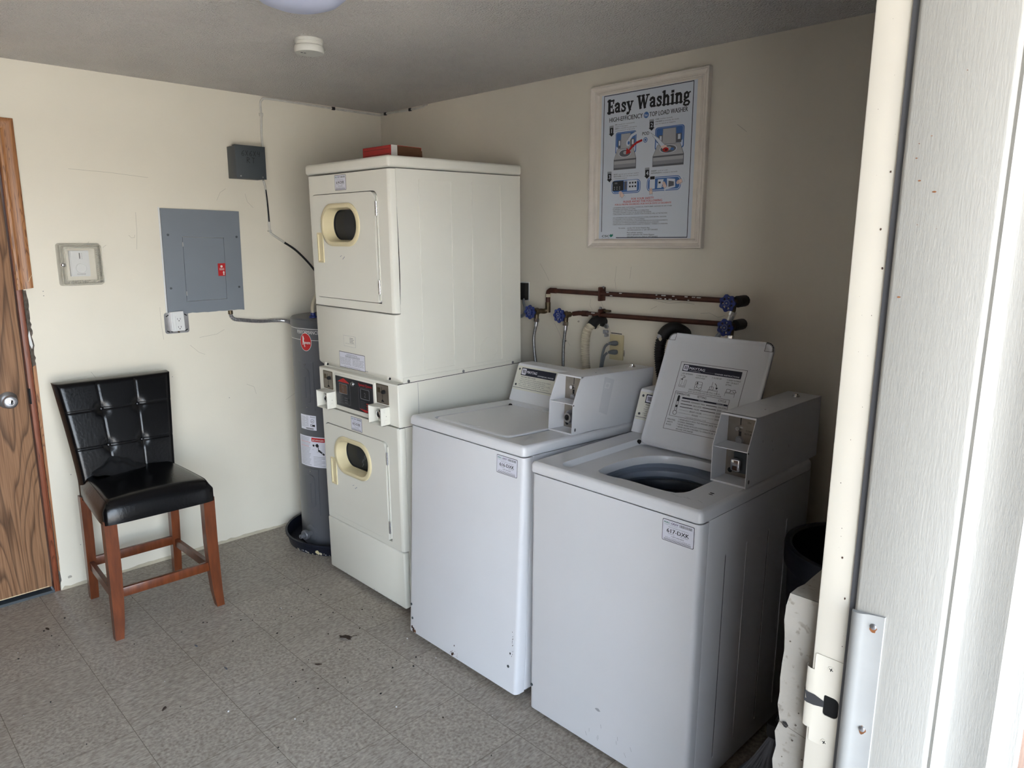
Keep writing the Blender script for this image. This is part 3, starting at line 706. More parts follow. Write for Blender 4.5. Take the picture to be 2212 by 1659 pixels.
# ------------------------------------------------------------------ water heater in its drain pan
HX, HY, HR = 0.35, -0.56, 0.235
t = thing('drain_pan', 'round dark navy drain pan under the water heater', 'drain pan', (HX, HY, 0))
b = B(); b.lathe([(0.0, 0.0), (0.298, 0.0), (0.306, 0.006), (0.316, 0.052), (0.325, 0.058), (0.325, 0.066), (0.314, 0.066), (0.303, 0.012), (0.296, 0.008), (0.0, 0.008)], 'pan_navy', 56)
rng = random.Random(5)
def panF(p):
    a = math.radians(-68) + p[0] / 0.31; r = 0.3065 + (p[1] - 0.006) * 0.215 + p[2]
    return (r * math.cos(a), r * math.sin(a), p[1])
b.F = panF
for k in range(26):
    b.prism(blob(-0.10 + 0.24 * rng.random(), 0.006 + 0.012 * rng.random(), 0.003 + 0.003 * rng.random(), 7), 0.0, 0.0008, 'tan_glue' if k % 3 else 'scuff')
b.prism(blob(0.045, 0.022, 0.014, 10), 0.0, 0.001, 'beige_plate'); b.prism(blob(0.062, 0.016, 0.010, 9), 0.0, 0.001, 'tan_glue')
b.obj('pan', t)
t = thing('water_heater', 'tall grey cylindrical water heater between the left wall and the dryers', 'water heater', (HX, HY, 0.008))
b = B(); b.lathe([(HR - 0.006, 0.0), (HR, 0.006), (HR, 1.184), (HR - 0.003, 1.187)], 'heater_grey', 72, capA=True); b.obj('tank', t)
b = B(); b.lathe([(HR + 0.001, 1.184), (HR + 0.003, 1.187), (HR + 0.003, 1.220), (HR - 0.004, 1.227), (HR - 0.02, 1.229), (0.0, 1.231)], 'heater_cap', 72); cap = b.obj('top_cap', t)
def hF(a0):
    a0 = math.radians(a0)
    return lambda p: ((HR + p[2]) * math.cos(a0 + p[0] / HR), (HR + p[2]) * math.sin(a0 + p[0] / HR), p[1])
def cshape(b, us, lo, hi, w, m, side=True):
    vs = [(u, lo(u), w) for u in us] + [(u, hi(u), w) for u in us]; n = len(us)
    b.add(vs, [(i, i + 1, n + i + 1, n + i) for i in range(n - 1)], m)
    if side and w > 0.0012:
        for f, s in ((lo, 0), (hi, 1)):
            v2 = [(u, f(u), w) for u in us] + [(u, f(u), 0) for u in us]
            b.add(v2, [((i, n + i, n + i + 1, i + 1) if s == 0 else (i, i + 1, n + i + 1, n + i)) for i in range(n - 1)], m)
        for u in (us[0], us[-1]): b.add([(u, lo(u), 0), (u, lo(u), w), (u, hi(u), w), (u, hi(u), 0)], [(0, 1, 2, 3)], m)
def crect(b, x0, x1, y0, y1, w, m): cshape(b, lspace(x0, x1, max(2, int((x1 - x0) / 0.008) + 1)), lambda u: y0, lambda u: y1, w, m, False)
def lspace(a, c, n): return [a + (c - a) * i / (n - 1) for i in range(n)]
# band, name and badge
b = B(F=hF(-73))
for z_ in (1.186, 1.130):
    cshape(b, lspace(-0.16, 0.35, 48), lambda u: z_ - 0.0012 - 0.008, lambda u: z_ + 0.0012 - 0.008, 0.0006, 'plastic_white')
b.text('PERFORMANCE', -0.064, 1.1525, 0.026, 0.0008, 'plastic_white', w=0.142)
b.obj('name_band', t)
b = B(F=hF(-73.5))
def ell(u, R, c, s): return c + s * R * 1.24 * math.sqrt(max(0, 1 - (u / R) ** 2))
for R, w, m in ((0.0375, 0.001, 'plastic_white'), (0.0355, 0.0016, 'carton_red')):
    us = [R * math.sin(PI / 2 * x) for x in lspace(-1, 1, 25)]
    cshape(b, us, lambda u: ell(u, R, 1.112, -1), lambda u: ell(u, R, 1.112, 1), w, m, False)
b.stroke([(-0.018, 1.098), (-0.016, 1.142), (-0.010, 1.128), (-0.014, 1.118), (-0.005, 1.088)], 0.0045, 0.002, 'plastic_white')
b.text('heem', -0.012, 1.102, 0.024, 0.002, 'plastic_white', w=0.042, bold=0.03)
o = b.obj('badge', t); o['label'] = 'red oval maker badge'
for zc in (0.884, 0.316):
    b = B(F=hF(-75.5))
    cshape(b, lspace(-0.049, 0.049, 14), lambda u: zc - 0.126, lambda u: zc + 0.126, 0.004, 'heater_grey')
    def ov(u, s): return zc + s * (0.068 + 0.026 * math.sqrt(max(0, 1 - ((u + 0.006) / 0.034) ** 2)))
    cshape(b, lspace(-0.040, 0.028, 16), lambda u: ov(u, -1), lambda u: ov(u, 1), 0.010, 'heater_grey')
    cshape(b, lspace(-0.010, 0.004, 4), lambda u: zc - 0.06, lambda u: zc + 0.05, 0.0125, 'heater_grey')
    ap = b.obj('access_cover', t)
    for s in (-1, 1):
        p = hF(-75.5)((0.0, zc + s * 0.112, 0.004)); q = hF(-75.5)((0.0, zc + s * 0.112, 0.007)); B().cyl(p, q, 0.0035, 'chrome', 10).obj('screw', ap)
b = B(F=hF(-77))
cshape(b, lspace(-0.056, 0.056, 12), lambda u: 0.652, lambda u: 0.730, 0.0006, 'sticker_white')
for k in range(9):
    crect(b, -0.050, -0.018 + 0.008 * (k % 2), 0.666 + 0.0065 * k, 0.6675 + 0.0065 * k, 0.0009, 'grey_ink'); crect(b, -0.012, 0.006, 0.672 + 0.0065 * k, 0.6735 + 0.0065 * k, 0.0009, 'grey_ink')
b.text('Rheem', 0.020, 0.719, 0.009, 0.0009, 'dim_ink', w=0.032)
b.prism(circ(0.032, 0.700, 0.011, 18), 0, 0.0009, 'dim_ink', [circ(0.032, 0.700, 0.0095, 18)]); b.text('UL', 0.032, 0.6955, 0.010, 0.0009, 'black_ink', align='C', bold=0.02)
cshape(b, lspace(0.018, 0.048, 6), lambda u: 0.672, lambda u: 0.682, 0.0009, 'black_ink'); crect(b, 0.020, 0.031, 0.6745, 0.6795, 0.0011, 'sticker_white')
for k in range(22): crect(b, -0.014 + 0.0024 * k, -0.0128 + 0.0024 * k + 0.0008 * (k % 3 == 0), 0.655, 0.664, 0.0009, 'black_ink')
b.obj('rating_label', t)
b = B(F=hF(-74))
cshape(b, lspace(-0.090, 0.105, 24), lambda u: 0.453, lambda u: 0.617, 0.0006, 'sticker_white')
for k in range(20):
    crect(b, -0.080, 0.000 - 0.012 * ((k * 7) % 4) / 3, 0.462 + 0.0076 * k, 0.4638 + 0.0076 * k, 0.0009, 'red_ink' if k in (13, 16) else 'grey_ink')
cshape(b, lspace(0.008, 0.102, 12), lambda u: 0.591, lambda u: 0.612, 0.0009, 'carton_red'); b.text('DANGER', 0.026, 0.5955, 0.013, 0.0012, 'plastic_white', w=0.056, bold=0.02)
b.prism([(0.013, 0.595), (0.023, 0.595), (0.018, 0.606)], 0, 0.0012, 'plastic_white')
b.prism(blob(0.020, 0.570, 0.008, 9), 0, 0.0009, 'black_ink'); b.prism(blob(0.042, 0.572, 0.012, 10, rnd=0.3), 0, 0.0009, 'black_ink'); b.stroke([(0.02, 0.572), (0.045, 0.572)], 0.006, 0.0009, 'black_ink')
b.stroke([(0.047, 0.57), (0.049, 0.552)], 0.004, 0.0009, 'black_ink'); b.stroke([(0.05, 0.545), (0.062, 0.538), (0.080, 0.525)], 0.009, 0.0009, 'black_ink'); b.stroke([(0.048, 0.550), (0.060, 0.545)], 0.004, 0.0009, 'black_ink'); b.stroke([(0.012, 0.549), (0.045, 0.536), (0.07, 0.545)], 0.0012, 0.0009, 'grey_ink')
for k in range(7): crect(b, 0.016, 0.085 - 0.02 * (k % 3 == 1), 0.462 + 0.0078 * k, 0.4638 + 0.0078 * k, 0.0009, 'grey_ink')
b.obj('danger_label', t)
# drain valve near the foot
a_ = math.radians(-80); dv = Vector((math.cos(a_), math.sin(a_), 0)); p0 = dv * HR + Vector((0, 0, 0.082))
b = B(); b.lathe([(0.042, -0.004), (0.042, 0.004), (0.030, 0.007), (0.013, 0.008), (0.013, 0.030), (0.024, 0.031), (0.026, 0.034), (0.026, 0.050), (0.023, 0.054), (0.0115, 0.054), (0.0115, 0.076), (0.0105, 0.078), (0.006, 0.078), (0.005, 0.070)], 'heater_grey', 24, p0, dv)
b.obj('drain_valve', t)
# pipe stub with blue collar on the top
b = B(); b.lathe([(0.020, 0), (0.020, 0.012), (0.013, 0.016), (0.012, 0.030)], 'valve_blue', 18, (0.045, -0.165, 1.225)); b.obj('pipe_collar', t)
b = B(); b.tube([(0.045, -0.165, 1.245), (0.046, -0.163, 1.30), (0.062, -0.130, 1.36), (0.10, -0.05, 1.40), (0.14, 0.10, 1.42)], 0.0095, 'tan_glue', 10, 6); b.obj('inlet_pipe', t)

# ------------------------------------------------------------------ stacked pair of coin dryers
DW, DD = 0.632, 0.725
t = thing('stacked_dryer', 'tall stacked pair of off white coin dryers in the corner', 'dryer', (0.682, -0.853, 0.0), (math.radians(0.9), 0, 0))
DRY = t
W_ = 'dryer_white'
wins = []
def winrect(zc, g=0.0): return rr(0.132 - g, 0.396 + g, zc - 0.071 - g, zc + 0.071 + g, 0.069 + g, 8)
ZU, ZL = 1.692, 0.642
vert = lambda a, c: abs(a.z - c.z) > 0.02
b = B()
b.X = FRONT((0, 0, 0))
b.prism([(0, 0.022), (DW, 0.022), (DW, 1.906), (0, 1.906)], -0.16, -0.031, W_, [winrect(ZU, 0.002), winrect(ZL, 0.002)])
b.X = Matrix.Identity(4)
b.box(0, DW, 0.16, DD, 0.022, 1.906, W_)
for zc in (ZU, ZL):
    b.lathe([(0.16, 0.002), (0.10, 0.006), (0.09, 0.010), (0.03, 0.012), (0.0, 0.02)], 'drum_steel', 32, (0.264, 0.158, zc), (0, -1, 0))
# pressed frames on the side panel
b.X = SIDE((DW, 0, 0))
def pressed(y0, y1, z0, z1):
    b.prism(rr(y0, y1, z0, z1, 0.008), 0, 0.0022, W_, [rr(y0 + 0.0035, y1 - 0.0035, z0 + 0.0035, z1 - 0.0035, 0.006)])
pressed(0.142, 0.315, 1.080, 1.870); pressed(0.428, 0.604, 1.072, 1.870)
b.prism(circ(0.516, 1.132, 0.054, 40), 0, 0.0012, W_, [circ(0.516, 1.132, 0.0525, 40)])
b.prism([(0.026, 1.046), (DD, 1.046), (DD, 1.058), (0.030, 1.066)], 0, 0.003, W_)
b.rect(0.1045, 0.1057, 0.860, 1.036, 0.0006, 'dim_ink'); b.rect(0.078, 0.0795, 0.03, 0.850, 0.0006, 'dim_ink')
b.prism([(0.0312, 1.37), (0.0312, 1.76), (0.0322, 1.70), (0.0345, 1.58), (0.0345, 1.48), (0.0325, 1.40)], 0, 0.0004, 'dark_gap')
b.rect(0.0, DD, 1.040, 1.0425, 0.0006, 'dark_gap'); b.rect(0.0, 0.12, 0.8515, 0.854, 0.0006, 'dark_gap')
cab = b.obj('cabinet', t)
for y_ in (0.055, 0.358, 0.668):
    B().lathe([(0.0065, 0.003), (0.006, 0.0055), (0.004, 0.0065), (0.0002, 0.0065)], 'steel', 14, (DW, y_, 1.050), (1, 0, 0)).obj('screw', cab)
# lid of the upper machine
b = B(); b.box(-0.004, DW + 0.004, -0.006, DD + 0.008, 1.910, 1.955, W_, 0.012, 3); b.obj('top_lid', t)
def dryer_front(z0, z1, door_z0, door_z1, zc, base):
    g = B(X=FRONT((0, 0, 0)))
    hole = rr(0.027, 0.548, door_z0 - 0.003, door_z1 + 0.003, (0.004, 0.034, 0.034, 0.034))
    o_ = rr(0.004, DW - 0.004, z0 + 0.002, z1 - 0.002, 0.004, 2)
    # rounded wrap-around shell
    g.X = Matrix.Identity(4)
    g.loft([[(x, y, z) for z in (z0 + 0.002, z1 - 0.002)] for x, y in [(0.0, 0.0305), (0.0, 0.016), (0.004, 0.006), (0.012, 0.001), (0.018, 0.0)]], W_)
    g.loft([[(x, y, z) for z in (z0 + 0.002, z1 - 0.002)] for x, y in [(DW - 0.018, 0.0), (DW - 0.012, 0.001), (DW - 0.004, 0.006), (DW, 0.016), (DW, 0.0298)]], W_)
    g.X = FRONT((0, 0, 0))
    g.prism([(0.018, z0 + 0.002), (DW - 0.018, z0 + 0.002), (DW - 0.018, z1 - 0.002), (0.018, z1 - 0.002)], -0.028, 0, W_, [hole])
    g.rect(0.02, 0.56, door_z0 - 0.01, door_z1 + 0.01, -0.0275, 'dark_gap') if False else None
    sh = g.obj('front_panel', t)
    g = B(X=FRONT((0, 0, 0)))
    hole2 = winrect(zc)
    g.prism(rr(0.030, 0.527, door_z0, door_z1, (0.002, 0.03, 0.032, 0.032)), -0.030, 0.003, W_, [hole2])
    # rolled hinge edge
    g.prism(rr(0.5275, 0.5455, door_z0 + 0.004, door_z1 - 0.004, (0.014, 0.014, 0.001, 0.001)), -0.024, -0.010, 'lid_white')
    g.prism(rr(0.5395, 0.5465, door_z0 + 0.010, door_z1 - 0.016, (0.003,) * 4), -0.012, 0.003, W_)
    g.stroke([(0.27, zc - 0.145), (0.285, zc - 0.135)], 0.004, 0.0032, 'scuff'); g.stroke([(0.25, zc - 0.135), (0.262, zc - 0.130)], 0.003, 0.0032, 'scuff')
    dr = g.obj('door', t)
    g = B(X=FRONT((0, 0, 0)))
    def ring(gr, w): return [(x, z, w) for x, z in rr(0.132 - gr, 0.396 + gr, zc - 0.071 - gr, zc + 0.071 + gr, max(0.004, 0.069 + gr), 10)]
    g.loft([ring(0.020, 0.003), ring(0.0195, 0.008), ring(0.016, 0.011), ring(0.006, 0.012), ring(0.001, 0.010), ring(-0.001, 0.006), ring(-0.006, -0.040), ring(-0.007, -0.052)], 'cream_plastic')
    g.obj('window_ring', dr)
    g = B(X=FRONT((0, 0, 0)))
    g.prism([p[:2] for p in ring(-0.008, 0)], -0.052, -0.044, 'window_glass')
    g.loft([ring(-0.006, -0.041), ring(-0.0085, -0.0405), ring(-0.0095, -0.043), ring(-0.0095, -0.05)], 'rubber_black')
    g.X = FRONT((0, 0.0438, 0))
    if base: 
        for k in range(9): g.stroke([(0.255 + 0.02 * random.random() + 0.006 * k, zc - 0.05 + 0.01 * k), (0.262 + 0.02 * random.random() + 0.006 * k, zc - 0.035 + 0.012 * k)], 0.0012, 0.0003, 'scuff')
    g.obj('window_pane', dr)
    g = B(X=FRONT((0, 0, 0))); hz = zc - 0.098
    g.prism(rr(0.072, 0.119, hz - 0.066, hz + 0.066, 0.003), 0.002, 0.008, 'cream_plastic', [rr(0.079, 0.112, hz - 0.059, hz + 0.059, 0.002)])
    g.loft([[(x, z, w) for x, z in rr(0.079 + q, 0.112 - q2, hz - 0.059 + q, hz + 0.059 - q, 0.002, 3)] for q, q2, w in ((0, 0, 0.006), (0.002, 0.010, 0.0033))], 'cream_plastic')
    g.prism(rr(0.081, 0.102, hz - 0.057, hz + 0.057, 0.002, 3), 0.0031, 0.0034, 'cream_plastic')
    g.obj('handle', dr)
    for hz in (door_z1 - 0.068, door_z0 + 0.065):
        g = B()
        for k in range(5): g.cyl((0.5425, -0.005, hz - 0.028 + 0.0115 * k), (0.5425, -0.005, hz - 0.018 + 0.0115 * k), 0.0052, 'chrome', 12)
        g.cyl((0.5425, -0.005, hz - 0.028), (0.5425, -0.005, hz + 0.028), 0.004, 'steel', 10); g.obj('hinge', dr)
    return sh
def tag_sticker(parent, frm, w, h, num, sq=False):
    g = B(X=frm)
    g.prism(rr(0, w, 0, h, 0.004, 3), 0, 0.0004, 'navy_ink'); g.prism(rr(0.0016, w - 0.0016, 0.0016, h - 0.0016, 0.003, 3), 0, 0.0006, 'sticker_white')
    z = 0.0008
    g.text('MAC-', 0.05 * w, 0.82 * h, 0.13 * h, z, 'green_ink', w=0.22 * w, bold=0.035, slant=0.2); g.text('GRAY', 0.275 * w, 0.82 * h, 0.13 * h, z, 'purple_ink', w=0.225 * w, bold=0.035, slant=0.2)
    g.text('Intelligent Laundry Systems', 0.06 * w, 0.755 * h, 0.042 * h, z, 'dim_ink', w=0.42 * w)
    xb = 0.54 * w; rg = random.Random(9)
    while xb < 0.93 * w:
        d = (0.004 + 0.008 * rg.random()) * w; g.rect(xb, xb + d, 0.80 * h, 0.92 * h, z, 'black_ink'); xb += d + (0.005 + 0.008 * rg.random()) * w
    g.text('Please use this number when requesting service', 0.20 * w, 0.665 * h, 0.05 * h, z, 'black_ink', w=0.62 * w)
    g.text(num, 0.50 * w, 0.42 * h, 0.26 * h, z, 'black_ink', w=0.70 * w, align='C', bold=0.03)
    g.text('For Service:', 0.20 * w, 0.355 * h, 0.06 * h, z, 'black_ink', w=0.2 * w); g.text('Para Servicio:', 0.58 * w, 0.355 * h, 0.06 * h, z, 'black_ink', w=0.24 * w)
    g.text('1-877-264-6622', 0.50 * w, 0.245 * h, 0.075 * h, z, 'black_ink', w=0.40 * w, align='C', bold=0.01)
    g.text('Visit our website www.macgray.com', 0.50 * w, 0.16 * h, 0.055 * h, z, 'black_ink', w=0.80 * w, align='C', bold=0.01)
    for k in range(2): g.rect(0.06 * w, 0.92 * w, (0.055 + 0.045 * k) * h, (0.075 + 0.045 * k) * h, z, 'dim_ink')
    return g.obj('number_sticker', parent)
f1 = dryer_front(1.334, 1.906, 1.374, 1.822, ZU, 0)
f2 = dryer_front(0.292, 0.853, 0.322, 0.772, ZL, 1)
tag_sticker(f1, FRONT((0.234, -0.0003, 1.836)), 0.088, 0.063, '614-DXK')
tag_sticker(f2, FRONT((0.262, -0.0003, 0.780)), 0.088, 0.063, '615-DXK')
# lower skirt of the upper machine, chamfered at its foot
b = B()
pf = [(0.026, 1.332), (0.001, 1.330), (0.0, 1.325), (0.0, 1.075), (0.004, 1.066), (0.028, 1.046), (0.031, 1.046)]
xs = [(0.0, 0.016), (0.004, 0.006), (0.014, 0.0), (DW - 0.014, 0.0), (DW - 0.004, 0.006), (DW, 0.016)]
b.loft([[(x, min(0.031, y + dy), z) for y, z in pf] + [(x, 0.031, 1.332)] for x, dy in xs], W_, True, True)
b.X = FRONT((0, 0, 0)); b.rect(0.25, 0.42, 1.0665, 1.0695, 0.0006, 'scuff')
sk = b.obj('skirt_panel', t)
for x_ in (0.068, 0.565):
    g = B(); g.lathe([(0.010, 0), (0.009, 0.003), (0.0002, 0.0045)], W_, 16, (x_ - 0.006, 0.006, 1.062), (0, -1, 0.3)); g.lathe([(0.0055, 0), (0.005, 0.004), (0.0002, 0.005)], 'dark_gap', 12, (x_ + 0.006, 0.008, 1.058), (0, -1, 0.3)); g.obj('screw', sk)
g = B(X=FRONT((0.194, -0.0003, 1.064)))
g.rect(0, 0.206, 0, 0.072, 0.0004, 'navy_ink'); g.rect(0.002, 0.204, 0.002, 0.070, 0.0006, 'sticker_white')
g.text('CONSUMER INFORMATION', 0.103, 0.0605, 0.006, 0.0008, 'black_ink', w=0.085, align='C', bold=0.01)
g.prism(rr(0.050, 0.165, 0.0495, 0.0575, 0.002), 0, 0.0008, 'navy_ink', [rr(0.051, 0.164, 0.0503, 0.0567, 0.002)]); g.text('DRYER SAFETY INSTRUCTIONS', 0.107, 0.0512, 0.0055, 0.0009, 'black_ink', w=0.105, align='C', bold=0.01)
for k, (l_, r_) in enumerate((('Do not dry articles containing', 'Do not use heat when drying'), ('flammable material or liquid.', 'rubber, foam or plastics.'), ('Keep children away from dryer.', 'Clean lint screen before use.'), ('Do not reach into a moving drum.', 'Remove clothes at end of cycle.'), ('Close the door before starting.', 'Do not allow play near dryer.'))):
    g.text(l_, 0.008, 0.0425 - 0.0066 * k, 0.0055, 0.0008, 'black_ink', w=0.086 - 0.004 * (k % 2), bold=0.008); g.text(r_, 0.108, 0.0425 - 0.0066 * k, 0.0055, 0.0008, 'black_ink', w=0.088 - 0.006 * (k % 2), bold=0.008)
g.text('Failure to follow these rules may result in fire or injury', 0.103, 0.0055, 0.005, 0.0008, 'black_ink', w=0.13, align='C')
g.obj('instruction_label', sk)
g = B(X=FRONT((0.238, -0.0003, 1.164)))
g.rect(0, 0.094, 0, 0.048, 0.0005, 'dryer_white'); g.prism([(0, 0), (0.094, 0), (0.094, 0.048), (0, 0.048)], 0, 0.0006, 'scuff', [[(0.0008, 0.0008), (0.0932, 0.0008), (0.0932, 0.0472), (0.0008, 0.0472)]])
for k in range(4): g.rect(0.048, 0.082 - 0.006 * (k % 2), 0.018 + 0.0065 * k, 0.0198 + 0.0065 * k, 0.0008, 'dim_ink')
g.rect(0.012, 0.088, 0.0125, 0.0133, 0.0008, 'grey_ink'); g.obj('service_sticker', sk)
# control panel between the machines
b = B()
b.box(0.002, DW + 0.0012, 0.0, 0.104, 0.856, 1.040, W_, 0.006, 3, lambda a, c: (a.y + c.y) < 0.02)
b.box(0.142, 0.472, -0.004, 0.01, 0.870, 1.030, W_, 0.006, 2)
b.obj('control_section', t)
g = B(X=FRONT((0, -0.0042, 0)))
g.rect(0.154, 0.458, 0.880, 1.019, 0.0006, 'panel_black'); z = 0.0009
g.text('Speed Queen', 0.398, 0.9985, 0.017, z, 'carton_red', w=0.105, align='C', bold=0.03)
for x0, hue in ((0.166, 0), (0.343, 1)):
    g.prism(rr(x0, x0 + 0.108, 0.893, 0.992, 0.005), 0, z, 'dim_ink', [rr(x0 + 0.0012, x0 + 0.1068, 0.8942, 0.9908, 0.004)])
    g.prism(rr(x0 + 0.016, x0 + 0.084, 0.940, 0.986, 0.003), 0, z, 'grey_ink', [rr(x0 + 0.0175, x0 + 0.0825, 0.9415, 0.9845, 0.003)])
    g.rect(x0 + 0.018, x0 + 0.082, 0.942, 0.984, z, 'brown_stucco' if hue == 0 else 'black_ink')
    g.text('2', x0 + 0.050, 0.9505, 0.030, z + 0.0002, 'dim_ink', align='C')
    for k in range(5): g.rect(x0 + 0.010, x0 + 0.050 - 0.006 * (k % 2), 0.897 + 0.0075 * k, 0.8985 + 0.0075 * k, z, 'dim_ink')
    g.prism(circ(x0 + 0.094, 0.917, 0.006, 14), 0, z, 'black_ink')
    for k in range(3): g.rect(x0 + 0.058, x0 + 0.084, 0.898 + 0.011 * k, 0.903 + 0.011 * k, z, 'red_ink' if hue else 'dim_ink')
g.prism([(0.172, 0.994), (0.272, 0.994), (0.222, 1.0135)], 0, z, 'carton_red'); g.text('UP', 0.222, 0.998, 0.007, z + 0.0002, 'panel_black', align='C')
g.prism([(0.345, 0.8935), (0.448, 0.8935), (0.396, 0.8815)], 0, z, 'carton_red')
cp = g.obj('control_panel', t)
B().lathe([(0.011, 0), (0.011, 0.006), (0.009, 0.009), (0.0002, 0.0095)], 'chrome', 20, (0.302, -0.004, 0.998), (0, -1, 0)).obj('panel_lock', cp)
for x0, xs_, bx, mm in ((0.040, 0.122, 0.045, 'bare_zinc'), (0.478, 0.566, 0.476, 'bare_zinc')):
    g = B(X=FRONT((0, 0.0, 0)))
    g.prism(rr(x0, xs_, 0.944, 1.028, 0.004), 0, 0.0012, 'brass_old'); g.prism(rr(x0 + 0.003, xs_ - 0.003, 0.947, 1.025, 0.003), 0, 0.0016, mm)
    g.rect(x0 + 0.008, x0 + 0.030, 0.990, 1.012, 0.0018, 'brass_old')
    g.stroke([(x0 + 0.040, 0.992), (x0 + 0.040, 1.014)], 0.003, 0.0018, 'dark_gap'); g.stroke([(x0 + 0.044, 0.955), (x0 + 0.044, 0.982)], 0.003, 0.0018, 'dark_gap'); g.prism([(x0 + 0.034, 0.952), (x0 + 0.056, 0.952), (x0 + 0.047, 0.962), (x0 + 0.042, 0.962)], 0, 0.002, 'dark_gap')
    pl = g.obj('coin_plate', t)
    g = B(); g.lathe([(0.0085, 0), (0.0085, 0.010), (0.007, 0.0135), (0.0002, 0.014)], 'dark_gap', 16, (x0 + 0.060, -0.001, 0.998), (0, -1, 0)); g.obj('coin_button', pl)
    # open-fronted steel guard round the money lock
    g = B(); y0 = -0.046; w = 0.094; zl, zh = 0.859, 0.940
    g.box(bx, bx + 0.003, y0, 0, zl, zh, W_, 0.0008); g.box(bx + w - 0.004, bx + w, y0, 0, zl, zh, W_, 0.0008)
    g.box(bx, bx + w, y0, 0, zh - 0.003, zh, W_, 0.0008); g.box(bx, bx + w, y0, 0, zl, zl + 0.003, W_, 0.0008)
    g.box(bx + w - 0.022, bx + w, y0 + 0.001, y0 + 0.003, zl, zh, 'dark_gap') if False else None
    for dz in (0.017, 0.064): g.lathe([(0.0095, 0), (0.0085, 0.0015), (0.0002, 0.002)], W_, 18, (bx + w, y0 + 0.024, zl + dz), (1, 0, 0))
    g.lathe([(0.0015, 0), (0.0002, 0.0006)], 'dark_gap', 8, (bx + w, y0 + 0.027, zl + 0.040), (1, 0, 0))
    gd = g.obj('lock_guard', t)
    g = B(); g.lathe([(0.019, 0), (0.019, 0.020), (0.017, 0.026), (0.014, 0.0275), (0.0075, 0.0275)], 'chrome', 24, (bx + 0.045, 0.0, 0.900), (0, -1, 0)); g.lathe([(0.0078, 0), (0.0002, 0.0005)], 'dark_gap', 12, (bx + 0.045, -0.0272, 0.900), (0, -1, 0)); g.box(bx + 0.055, bx + 0.088, -0.012, 0.0, 0.866, 0.934, 'steel'); g.obj('money_lock', gd)
# kick plate
b = B(); b.box(0.002, DW - 0.002, 0.0, 0.03, 0.022, 0.289, W_, 0.008, 3)
rg = random.Random(4)
b.X = FRONT((0, -0.0002, 0))
for k in range(12): b.prism(blob(0.02 + 0.58 * rg.random(), 0.026 + 0.008 * rg.random(), 0.003 + 0.003 * rg.random(), 7, 0.002), 0, 0.0004, 'scuff')
b.obj('kick_plate', t)
for x_, y_ in ((0.05, 0.06), (DW - 0.05, 0.06), (0.05, DD - 0.06), (DW - 0.05, DD - 0.06)):
    B().cyl((x_, y_, 0.0), (x_, y_, 0.024), 0.02, 'rubber_black', 16).obj('foot', t)

# torn carton left on top of the dryers
t = thing('torn_carton', 'open red and brown cardboard box lying on top of the stacked dryers', 'box', (0.975, -0.775, 1.9685))
b = B()
b.box(0.0, 0.205, 0.0, 0.0015, 0, 0.044, 'carton_red'); b.box(0, 0.205, 0.155, 0.1565, 0, 0.044, 'carton_red'); b.box(0, 0.0015, 0, 0.156, 0, 0.044, 'carton_red'); b.box(0, 0.205, 0, 0.156, 0, 0.0015, 'carton_brown'); b.box(0, 0.205, 0, 0.156, 0.0425, 0.044, 'carton_red')
b.X = FRONT((0, -0.0003, 0)); b.rect(0.01, 0.195, 0.008, 0.010, 0, 'dark_rust'); b.rect(0.01, 0.195, 0.030, 0.0315, 0, 'dark_rust')
b.X = Matrix.Identity(4); b.box(0.202, 0.2045, 0.002, 0.155, 0.002, 0.043, 'carton_brown')
b.obj('carton', t)
b = B(); b.prism([(0, 0), (0.030, 0.002), (0.030, 0.044), (0, 0.044)], 0, 0.0015, 'carton_white'); o = b.obj('end_flap', t); o.matrix_local = Matrix.Translation((0.2065, 0.0, 0.0)) @ SIDE((0, 0, 0))
b = B(); b.prism([(0, 0), (0.128, 0), (0.126, 0.030), (0.110, 0.034), (0.104, 0.031), (0.08, 0.037), (0.05, 0.042), (0, 0.040)], 0, 0.0015, 'carton_brown'); o = b.obj('torn_flap', t); o.matrix_local = Matrix.Translation((0.2065, 0.032, 0.0)) @ SIDE((0, 0, 0))

# ------------------------------------------------------------------ two coin washers
WW, WD = 0.645, 0.70
def slope_frame(o, u, v): return frame(o, u, v)
def maytag_bar(g, x0, y0, w, h, z, tail):
    g.rect(x0, x0 + w, y0, y0 + h, z, 'navy_ink')
    s = h * 0.78; g.prism(rr(x0 + 0.10 * h, x0 + 0.10 * h + s, y0 + 0.11 * h, y0 + 0.11 * h + s, 0.12 * h, 3), 0, z + 0.0002, 'sticker_white')
    for k in range(3):
        a = x0 + 0.10 * h + s * (0.20 + 0.22 * k); g.prism([(a + 0.09 * s, y0 + 0.26 * h), (a + 0.20 * s, y0 + 0.26 * h), (a + 0.11 * s, y0 + 0.74 * h), (a - 0.02 * s, y0 + 0.74 * h)], 0, z + 0.0004, 'navy_ink')
    g.text('MAYTAG', x0 + 1.05 * h, y0 + 0.34 * h, 0.50 * h, z + 0.0002, 'sticker_white', w=0.22 * w + 0.9 * h * 0.5, bold=0.03, slant=0.06)
    for s_, xa, ya, ww, hh in tail: g.text(s_, x0 + xa * w, y0 + ya * h, hh * h, z + 0.0002, 'sticker_white', w=ww * w, bold=0.012)
